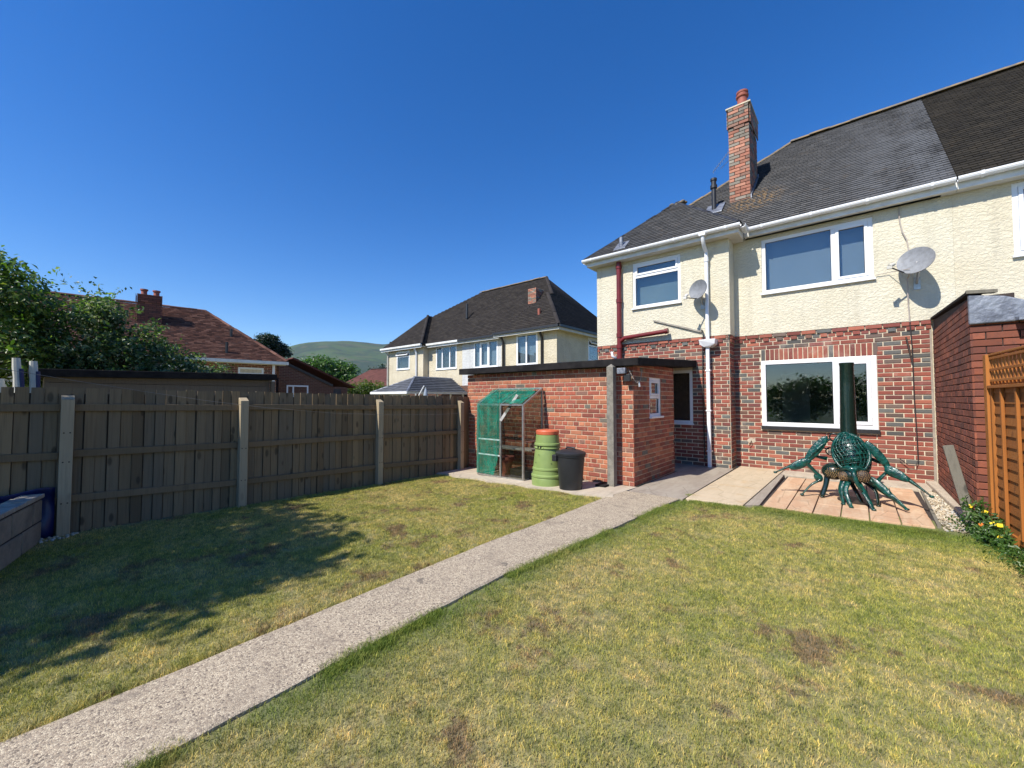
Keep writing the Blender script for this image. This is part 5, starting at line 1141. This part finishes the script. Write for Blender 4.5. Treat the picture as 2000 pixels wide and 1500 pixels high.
MB().prism([(xa, yb_, zB), apL, bdL, (rxa, ry, rz), (xa, 22.4, zB)], (0, 0, -.05)).build('roof', 'tile_far', hb); MB().prism([(xa, 22.4, zB), (xb, 22.4, zB), (rxb, ry, rz), (rxa, ry, rz)], (0, 0, -.05)).build('roof', 'tile_far', hb)
ridge_run(hb, (rxa, ry, rz+.02), (rxb, ry, rz+.02), .12, .45)
ridge_run(hb, (xb, yb_, zB+.05), apR+Vector((0, 0, .04)), .10, .4, 'tile_far'); ridge_run(hb, bdR+Vector((0, 0, .06)), (rxb, ry, rz+.03), .10, .4, 'tile_far'); ridge_run(hb, (b1+.25, yb_, zB+.05), apL+Vector((0, 0, .04)), .09, .4, 'tile_far')
for (a, b, mt) in (((xa, yb_-.02), (b1+.25, yb_-.02), 'white_paint'), ((b1+.25, ym_-.02), (bm_, ym_-.02), 'white_paint'), ((bm_, ym_-.02), (b2-.25, ym_-.02), 'black_plastic'), ((b2-.25, yb_-.02), (xb, yb_-.02), 'black_plastic')):
    MB().box((a[0], a[1]-.06, zB-.08), (b[0], a[1]+.03, zB+.03)).build('gutter', mt, hb); MB().box((a[0], a[1]+.032, zB-.2), (b[0], a[1]+.06, zB-.01)).build('fascia', 'white_paint' if mt[0] == 'w' else 'soffit', hb)
MB().box((xb, yb_, zB-.08), (xb+.08, 22.4, zB+.03)).build('gutter', 'black_plastic', hb); MB().box((bx1+.01, bb+.0, zB-.14), (xb-.02, 22, zB-.10)).build('soffit', 'soffit', hb)
MB().box((xb-.03, yb_+.06, zB-.2), (xb-.004, 22.3, zB-.02)).build('fascia', 'soffit', hb)
MB().box((xa+.04, yb_+.06, zB-.14), (b1+.2, bb-.005, zB-.10)).build('soffit', 'soffit', hb); MB().box((b2-.2, yb_+.06, zB-.14), (xb-.04, bb-.005, zB-.10)).build('soffit', 'soffit', hb)
for (x, y, mt) in ((-20.9, bb-.07, 'upvc'), (-24.05, bb-.06, 'soffit'), (-13.65, by-.5, 'black_plastic'), (-11.25, bb-.07, 'black_plastic')): MB().tube([(x, y-.2, zB-.1), (x, y, zB-.45), (x, y, -.4)], .06, 10).build('downpipe', mt, hb, smooth='auto')
c_ = MB().box((-13.43, 17.2, 5.3), (-12.92, 18.35, 7.22)).build('chimney', 'mortar_dark', hb); W[c_] = W[hb]
CB2 = Bricks('brick_chimney'); CB2.wall(Vector((-13.45, 17.2, 0)), (1, 0, 0), (0, -1, 0), .55, 5.85, 7.27, joint=.012); CB2.wall(Vector((-12.92, 17.18, 0)), (0, 1, 0), (1, 0, 0), 1.2, 5.85, 7.27, joint=.012); CB2.finish(c_, 0)
MB().box((-13.58, 17.1, 5.65), (-12.82, 17.2, 5.92)).build('flashing', 'lead', c_)
MB().tube([(-17.9, 16.9, 6.2), (-17.9, 16.9, 7.1)], .07, 8).build('flue', 'black_plastic', hb); MB().tube([(-11.75, 15.9, 4.9), (-11.75, 15.9, 5.75)], .07, 8).build('vent_pipe', 'terracotta', hb); MB().tube([(-24.0, 15.6, 4.8), (-24.0, 15.6, 5.2)], .07, 8).build('vent_pipe', 'black_plastic', hb)

# conservatory roof beyond the fence
cs = empty('conservatory', (-17.5, 13, -.3), 'white-edged conservatory with low grey tiled hipped roof behind the fence', 'conservatory')
kx0, kx1, ky0, ky1, kz = -19.1, -16.0, 11.3, 15.1, 1.68
rk2 = dict(gauge=.21, tw=.24, mat='tile_grey', lift=.075, th=.02)
apk = Vector((-17.55, 12.85, 2.46)); ape = Vector((-17.55, 15.45, 2.46))
roof_plane(cs, [(kx0, ky0, kz), (kx1, ky0, kz), apk], (1, 0, 0), **rk2); roof_plane(cs, [(kx1, ky0, kz), (kx1, ky1, kz), ape, apk], (0, 1, 0), **rk2)
MB().prism([(kx0, ky0, kz), apk, ape, (kx0, ky1, kz)], (0, 0, -.03)).build('roof', 'tile_grey', cs)
ridge_run(cs, Vector((kx1, ky0, kz+.03)), apk+Vector((0, 0, .05)), .06, .9, 'lead'); ridge_run(cs, Vector((kx0, ky0, kz+.03)), apk+Vector((0, 0, .05)), .05, .9, 'lead'); ridge_run(cs, apk+Vector((0, 0, .04)), ape+Vector((0, 0, .04)), .05, .9, 'lead')
MB().box((kx0, ky0-.06, kz-.09), (kx1+.05, ky0+.0, kz+.02)).build('gutter', 'upvc', cs); MB().box((kx1, ky0, kz-.09), (kx1+.06, ky1, kz+.02)).build('gutter', 'soffit', cs)
MB().box((kx0+.15, ky0+.12, -.5), (kx1-.12, ky1, .5)).build('wall', 'brick_wall_far', cs)
m = MB()
for i in range(5): x = kx0+.15+i*(kx1-kx0-.35)/4; m.box((x, ky0+.14, .5), (x+.08, ky0+.2, kz-.05))
for i in range(5): y = ky0+.14+i*(ky1-ky0-.3)/4; m.box((kx1-.2, y, .5), (kx1-.14, y+.08, kz-.05))
m.box((kx0+.15, ky0+.13, kz-.2), (kx1-.14, ky0+.21, kz-.1)); m.build('frame', 'upvc', cs)
MB().box((kx0+.18, ky0+.16, .5), (kx1-.18, ky0+.17, kz-.1)).build('pane', 'glass', cs); MB().box((kx1-.18, ky0+.2, .5), (kx1-.17, ky1, kz-.1)).build('pane', 'glass', cs)
pr = empty('folded_parasol', (-10.2, 8.0, -.2), 'folded dark grey garden parasol on a pale pole just above the fence', 'parasol')
MB().tube([(-11.05, 7.9, .9), (-10.45, 8.02, 1.76)], .018, 8).build('crank_pole', 'upvc', pr)
MB().tube([(-10.37, 8.02, 1.68), (-10.37, 8.02, 1.45), (-10.36, 8.02, 1.1), (-10.36, 8.02, .9)], [.02, .075, .11, .08], 9).build('canopy', 'blind', pr, smooth=True)
MB().tube([(-10.37, 8.02, -.2), (-10.37, 8.02, 1.72)], .02, 8).build('pole', 'alu', pr)

# red brick house on the left, turned a little
ha = empty('house', (-18.0, 6.77, 0), 'red brick house with orange-red tiled hipped roof and two-pot chimney beyond the left fence', 'house', rz=R(-9), local=True)
# local: y runs along the facade (0 at the far corner, negative towards us), x = 0 the facade, negative behind
az, ar, rw = 2.87, 4.98, 3.3
MB().box((-6.5, -11, -.4), (-.3, -.3, az-.02)).build('wall', 'mortar', ha)
AB = Bricks('brick_far'); AB.wall(Vector((-.3, -5.0, 0)), (0, 1, 0), (1, 0, 0), 4.7, .8, az-.02, [(1.55, 2.45, 1.5, 2.6), (3.38, 4.25, 1.6, 2.6)], joint=.012); AB.finish(ha, 300)
rka = dict(gauge=.11, tw=.17, mat='tile_red', lift=.05)
rd = Vector((-rw, -2.5, ar+.17)); r2 = Vector((-rw, -8.5, ar+.22))
roof_plane(ha, [(.02, -11.4, az), (.02, .05, az), rd, r2], (0, 1, 0), **rka)
roof_plane(ha, [(.02, .05, az), (-6.9, .05, az), rd], (-1, 0, 0), **rka)
MB().prism([(-6.9, .05, az), (-6.9, -11.4, az), r2, rd], (0, 0, -.05)).build('roof', 'tile_red', ha); MB().prism([(-6.9, -11.4, az), (.02, -11.4, az), r2], (0, 0, -.05)).build('roof', 'tile_red', ha)
ridge_run(ha, rd+Vector((0, 0, .05)), r2+Vector((0, 0, .05)), .10, .3, 'tile_red'); ridge_run(ha, Vector((.02, .05, az+.04)), rd+Vector((0, 0, .04)), .09, .3, 'tile_red')
MB().box((.0, -11.4, az-.12), (.08, .08, az-.0)).build('gutter', 'white_paint', ha); MB().box((-.3, -11.3, az-.14), (-.0, .0, az-.11)).build('soffit', 'soffit', ha)
far_window(ha, (-.3, 0, 0), (0, 1, 0), (1, 0, 0), -1.62, -.75, 1.6, 2.6, [], transom=2.35, sash=(), blind='inside_dark', frame=.07)
far_window(ha, (-.3, 0, 0), (0, 1, 0), (1, 0, 0), -3.45, -2.55, 1.5, 2.6, [-3.0], transom=2.3, sash=(), blind='inside_dark', frame=.07)
MB().box((-.28, -4.1, az-.45), (-.12, -2.9, az-.3)).build('fascia', 'white_paint', ha)
MB().tube([(-.16, -.42, az-.15), (-.22, -.42, -.3)], .05, 10).build('downpipe', 'upvc', ha, smooth='auto')
c_ = MB().box((-2.5, -4.65, 3.4), (-1.9, -3.95, 5.32)).build('chimney', 'mortar_dark', ha); W[c_] = W[ha]
CB3 = Bricks('brick_far'); CB3.wall(Vector((-1.9, -4.67, 0)), (0, 1, 0), (1, 0, 0), .74, 3.9, 5.325, joint=.012, proud=lambda i, j, k: .045 if i >= k-4 else 0.0); CB3.wall(Vector((-2.5, -4.65, 0)), (1, 0, 0), (0, -1, 0), .62, 3.9, 5.325, joint=.012, proud=lambda i, j, k: .045 if i >= k-4 else 0.0); CB3.finish(c_, 0)
for y in (-4.48, -4.12): MB().lathe((-2.2, y, 5.3), [(.11, 0), (.09, .1), (.09, .2), (.12, .22), (.12, .27), (.08, .27)], 12).build('chimney_pot', 'terracotta', c_, smooth='auto')
MB().box((-2.0, -4.7, 3.75), (-1.82, -3.9, 3.98)).build('flashing', 'lead', c_)
MB().tube([(-1.5, -1.75, 3.7), (-1.5, -1.75, 4.25)], .05, 8).build('vent_pipe', 'black_plastic', ha); MB().tube([(-.35, -2.0, 3.0), (-.35, -2.0, 3.55)], .05, 8).build('vent_pipe', 'black_plastic', ha)
# raised second roof further left with dormer
MB().box((-8, -13.5, 2.6), (-3.2, -8.0, 4.6)).build('dormer_wall', 'render_white', ha)
roof_plane(ha, [(-3.0, -13.7, 4.6), (-3.0, -7.8, 4.6), (-5.2, -7.9, 5.35), (-5.2, -13.7, 5.35)], (0, 1, 0), **rka)

# brick bungalow end and its roof
hg = empty('bungalow', (-22, 10.5, 0), 'small brown brick bungalow with white window next to the red-roofed house', 'bungalow')
gx = -20.5
MB().add([(gx, 7.4, -.3), (gx, 10.75, -.3), (gx, 10.75, 1.95), (gx, 9.9, 1.98), (gx, 7.9, 3.0), (gx, 7.4, 2.95), (gx-4, 7.4, -.3), (gx-4, 10.75, -.3), (gx-4, 10.75, 1.95), (gx-4, 9.9, 1.98), (gx-4, 7.9, 3.0), (gx-4, 7.4, 2.95)],
    [(0, 1, 2, 3, 4, 5), (0, 6, 7, 1), (1, 7, 8, 2), (11, 10, 9, 8, 7, 6)]).build('wall', 'brick_wall_far', hg)
roof_plane(hg, [(gx-.2, 11.3, 1.98), (gx-8.5, 11.3, 1.98), (gx-6, 8.6, 3.35), (gx-.2, 8.1, 3.35)], (-1, 0, 0), .2, .3, 'tile_maroon', lift=.05)
roof_plane(hg, [(gx+.12, 7.2, 2.9), (gx+.12, 10.1, 2.0), (gx-6, 11.3, 2.0), (gx-6, 8.3, 3.2)], (0, 1, 0), .2, .3, 'tile_maroon', lift=.05) if False else None
MB().beam((gx+.03, 7.3, 3.2), (gx+.03, 9.95, 2.02), .04, .12).build('bargeboard', 'black_plastic', hg)
roof_plane(hg, [(-26.5, 9.9, 2.15), (-26.5, 13.2, 2.15), (-28.2, 11.2, 3.55), (-28.2, 9.6, 3.6)], (0, 1, 0), .2, .3, 'tile_maroon', lift=.05)
MB().box((-30, 9.5, -.3), (-26.8, 12.8, 2.1)).build('wall', 'brick_wall_far', hg)
far_window(hg, (gx, 0, 0), (0, 1, 0), (1, 0, 0), 7.75, 8.75, 1.05, 2.0, [8.05], sash=(), blind='inside_dark', frame=.07)
MB().box((gx-.05, 10.0, -.3), (gx+.01, 10.4, 1.85)).build('side_door', 'inside_dark', hg)
hm = empty('bungalow', (-36, 24, 0), 'distant bungalow showing only its maroon tiled hipped roof above the hedge', 'bungalow')
MB().box((-45, 22, -.3), (-31, 30, 2.6)).build('wall', 'brick_far', hm)
qa, qb, qz = (-44.5, 21.5), (-29.5, 21.5), 2.35
ra_, rb_ = Vector((-43.3, 25.5, 4.75)), Vector((-33, 25.5, 4.6))
roof_plane(hm, [(-44.5, 21.5, 2.35), (-30, 21.5, 2.35), rb_, ra_], (1, 0, 0), .3, .4, 'tile_maroon', lift=.06)
roof_plane(hm, [(-30, 21.5, 2.35), (-30, 29.5, 2.35), rb_], (0, 1, 0), .3, .4, 'tile_maroon', lift=.06)
MB().prism([(-44.5, 29.5, 2.35), (-44.5, 21.5, 2.35), ra_], (0, 0, -.05)).build('roof', 'tile_maroon', hm)
ridge_run(hm, ra_+Vector((0, 0, .05)), rb_+Vector((0, 0, .05)), .15, .6, 'tile_far')

# long dark shed behind the fence
ls = empty('garden_shed', (-10, 1.8, -.2), 'long low timber shed with black felt roof edge right behind the fence', 'shed')
nb = 6
for r_ in range(9):
    z = .5+r_*.14
    if z > 1.72: break
    MB().box((-10.02-.004*(r_ % 2), .12, z), (-9.99, 3.42, z+.133)).build('plank', 'shed_wood', ls)
MB().box((-12, .12, -.3), (-10.03, 3.42, 1.70)).build('wall', 'shed_wood', ls)
MB().prism([(-9.9, -.05, 1.70), (-9.9, 3.55, 1.77), (-9.9, 3.55, 1.90), (-9.9, -.05, 1.83)], (-2.3, 0, .0)).build('roof', 'felt', ls, bevel=.01)
MB().box((-10.0, 3.43, .2), (-9.9, 3.5, 1.74)).build('corner_post', 'shed_wood', ls)
# padded poles
for i, (x, y, h, lean, lab) in enumerate(((-8, -.09, 1.86, .05, 'taller ribbed pale grey pole rising above the fence at the far left'), (-8, .03, 1.83, .03, 'ribbed pale grey pole just right of the tallest one above the left fence'), (-8.1, -.24, 1.60, .02, 'shortest pale grey pole with blue sleeve at the far left above the fence'))):
    e_ = empty('padded_pole', (x, y, -.2), lab, 'pole', 'padded poles behind the left fence'); top = Vector((x, y-lean, h)); bt = Vector((x, y+lean, .2)); m = MB()
    n_ = 14; pts_ = [bt.lerp(top, k/n_) for k in range(n_+1)]; m.tube(pts_, [.036+.005*(k % 2) for k in range(n_+1)], 10); m.build('sleeve', 'soffit', e_, smooth='auto')
    MB().tube([bt+Vector((.03, .04, 0)), bt.lerp(top, .92)+Vector((.02, .035, 0))], .022, 8).build('strap', 'blue_tarp', e_)

#@TREES2
# trees and hedges further off
tree('hedge', (-24, 11, -.3), [(-23.5, 10.9, 1.6, .7, .5, .6), (-23.5, 11.6, 1.85, .8, .5, .65), (-24, 12.6, 1.6, .8, .7, .65), (-24.0, 13.6, 1.9, .8, .6, .65), (-24.0, 14.6, 1.75, .8, .8, .65)], 330, 26, .16, .07, 'leaf_hedge', 'bright yellow-green hedge just above the fence below the maroon roof', 'hedge', .08)
tree('round_tree', (-62, 29, -.3), [(-64, 29.4, 4.2, 4.3, 3.6, 3.2), (-63, 27.6, 4.6, 3.2, 2.6, 2.8), (-62, 31.5, 4.3, 3.2, 2.4, 2.8), (-63, 29.5, 6.3, 2.6, 2.2, 1.6)], 520, 30, .5, .22, 'leaf_mid', 'round full green tree in front of the hill', trunk_r=.35)
tree('pine_tree', (-72, 24.3, -.3), [(-72, 24.2, 10.9, 1.8, 1.5, .75), (-72, 25.8, 9.9, 1.4, 1.3, .6), (-72, 23.0, 9.9, 1.8, 1.6, .8), (-72, 26.8, 8.9, 1.3, 1.0, .5), (-72, 24.5, 8.2, 1.6, 2.2, 1.2)], 330, 26, .3, .16, 'leaf_dark', 'dark pine tree showing behind the slope of the red roof', trunk_r=.25)
tree('dark_tree', (-75, 47, -.3), [(-75, 46.5, 5.0, 3.2, 3.4, 2.6), (-75, 49.5, 6.2, 3.0, 3.0, 2.4)], 200, 24, .55, .26, 'leaf_dark', 'dark tree at the left end of the pale semi-detached pair', trunk_r=.3)
# distant wood at the foot of the hill
C = rng.uniform(0, 1, (5200, 3)); az_ = np.radians(48+C[:, 0]*30); rr = 330+C[:, 1]*260; P = np.stack([-np.sin(az_)*rr, np.cos(az_)*rr, C[:, 2]**.7*(10+6*np.sin(az_*40))+ (rr-330)*.03], 1)
leaves('woodland', P, rng.normal(size=P.shape)+np.array([0, 0, .8]), 3.2, 'leaf_dark', None, 'stuff', aspect=.8)

#@GRASS
# ================================================================== GRASS
gc = bpy.data.collections.new('grass_tufts')
def tuft(k, nb, rad, h0, h1, wid):
    V = []; F = []
    for i in range(nb):
        a = random.uniform(0, 6.3); r_ = rad*math.sqrt(random.random()); x, y = r_*math.cos(a), r_*math.sin(a); h = random.uniform(h0, h1); b = random.uniform(0, 6.3)
        lean = h*random.uniform(.2, 1.1); c_ = random.uniform(0, 6.3); wx, wy = wid*math.cos(c_), wid*math.sin(c_); kk = len(V)
        V += [(x-wx, y-wy, -.006), (x+wx, y+wy, -.006), (x+lean*.4*math.cos(b)+wx*.7, y+lean*.4*math.sin(b)+wy*.7, h*.62), (x+lean*.4*math.cos(b)-wx*.7, y+lean*.4*math.sin(b)-wy*.7, h*.62), (x+lean*math.cos(b), y+lean*math.sin(b), h)]
        F += [(kk, kk+1, kk+2, kk+3), (kk+3, kk+2, kk+4)]
    me = bpy.data.meshes.new('tuft'); me.from_pydata(V, [], F); me.materials.append(M['grass']); o = bpy.data.objects.new('tuft%d' % k, me); gc.objects.link(o)
for k in range(6): tuft(k, 95, .085, .008, .022, .0014)
gl = bpy.data.collections.new('long_grass_tufts'); gc_s = gc; gc = gl
for k in range(4): tuft(10+k, 45, .06, .02, .045, .0014)
gc = gc_s
def on_lawn(x, y, edge=.0):
    l, r_ = path_edges(y)
    if l-edge < x < r_+edge: return False
    if x < -2.7: return -6.27 < x and y < 5.13
    return y < 5.78+.1*max(0, min(1, (x+1.8)))+(.14 if x > -1 else 0) and x < 1.0+(6.4-y)*.085
def scatter(name, pts, coll, smin, smax):
    me = bpy.data.meshes.new(name); me.from_pydata(pts, [], []); o = bpy.data.objects.new(name, me); col.objects.link(o); o['kind'] = 'stuff'; me.materials.append(M['grass'])
    g = bpy.data.node_groups.new(name, 'GeometryNodeTree'); g.interface.new_socket('Geometry', in_out='INPUT', socket_type='NodeSocketGeometry'); g.interface.new_socket('Geometry', in_out='OUTPUT', socket_type='NodeSocketGeometry')
    i_ = g.nodes.new('NodeGroupInput'); o_ = g.nodes.new('NodeGroupOutput'); ip = g.nodes.new('GeometryNodeInstanceOnPoints'); ci_ = g.nodes.new('GeometryNodeCollectionInfo'); ci_.inputs['Collection'].default_value = coll; ci_.inputs['Separate Children'].default_value = True; ci_.inputs['Reset Children'].default_value = True
    ip.inputs['Pick Instance'].default_value = True
    rr = g.nodes.new('FunctionNodeRandomValue'); rr.data_type = 'FLOAT_VECTOR'; rr.inputs[0].default_value = (-.08, -.08, 0); rr.inputs[1].default_value = (.08, .08, 6.28)
    rs = g.nodes.new('FunctionNodeRandomValue'); rs.data_type = 'FLOAT'; rs.inputs[2].default_value = smin; rs.inputs[3].default_value = smax
    L = g.links; L.new(i_.outputs[0], ip.inputs['Points']); L.new(ci_.outputs[0], ip.inputs['Instance']); L.new(rr.outputs[0], ip.inputs['Rotation']); L.new(rs.outputs[1], ip.inputs['Scale']); L.new(ip.outputs[0], o_.inputs[0])
    md = o.modifiers.new('scatter', 'NODES'); md.node_group = g; return o
pts = []; yy = -1.2
while yy < 6.2:
    xx = -6.3
    st = .062
    while xx < 1.6:
        x = xx+random.uniform(-.035, .035); y = yy+random.uniform(-.035, .035)
        if on_lawn(x, y, .035): pts.append((x, y, lawn_z(x, y)))
        xx += st
    yy += st
scatter('grass', pts, gc, .7, 1.25)
pts = []
for k in range(900):
    cx_, cy_ = random.uniform(-6, 1.1), random.uniform(-.5, 5.8)
    for q in range(random.randint(1, 4)):
        x, y = cx_+random.gauss(0, .06), cy_+random.gauss(0, .06)
        if on_lawn(x, y, -.02) and math.sin(cx_*2.3+1)+math.sin(cy_*1.9+cx_)+random.gauss(0, .6) > .7: pts.append((x, y, lawn_z(x, y)-.012))
for k in range(2300):
    y = random.uniform(-1, 6.1); l, r_ = path_edges(y); q = random.random()
    if q < .55: x = r_-.004+abs(random.gauss(0, .035)) 
    elif q < .70: x = l-.012-abs(random.gauss(0, .015))
    elif q < .95: x = random.uniform(-1.85, .62); y = 5.75+.1*max(0, min(1, (x+1.8)))+(.13 if x > -1 else 0)-abs(random.gauss(0, .09))+.03
    else: x = FX+.12+abs(random.gauss(0, .05))
    if math.sin(x*7+y*3.1)+math.sin(y*5.3) > (-.2 if q < .55 else -1.2) and not (-2.75 < x < -2.3): pts.append((x, y, lawn_z(x, y)))
for k in range(120): x, y = random.gauss(-4.0, .25), random.gauss(4.7, .12); pts.append((x, y, lawn_z(x, y)))
for k in range(60): x, y = random.gauss(-1.7, .3), random.gauss(1.0, .3); pts.append((x, y, lawn_z(x, y)-.02))
scatter('long_grass', pts, gl, .6, 1.1)
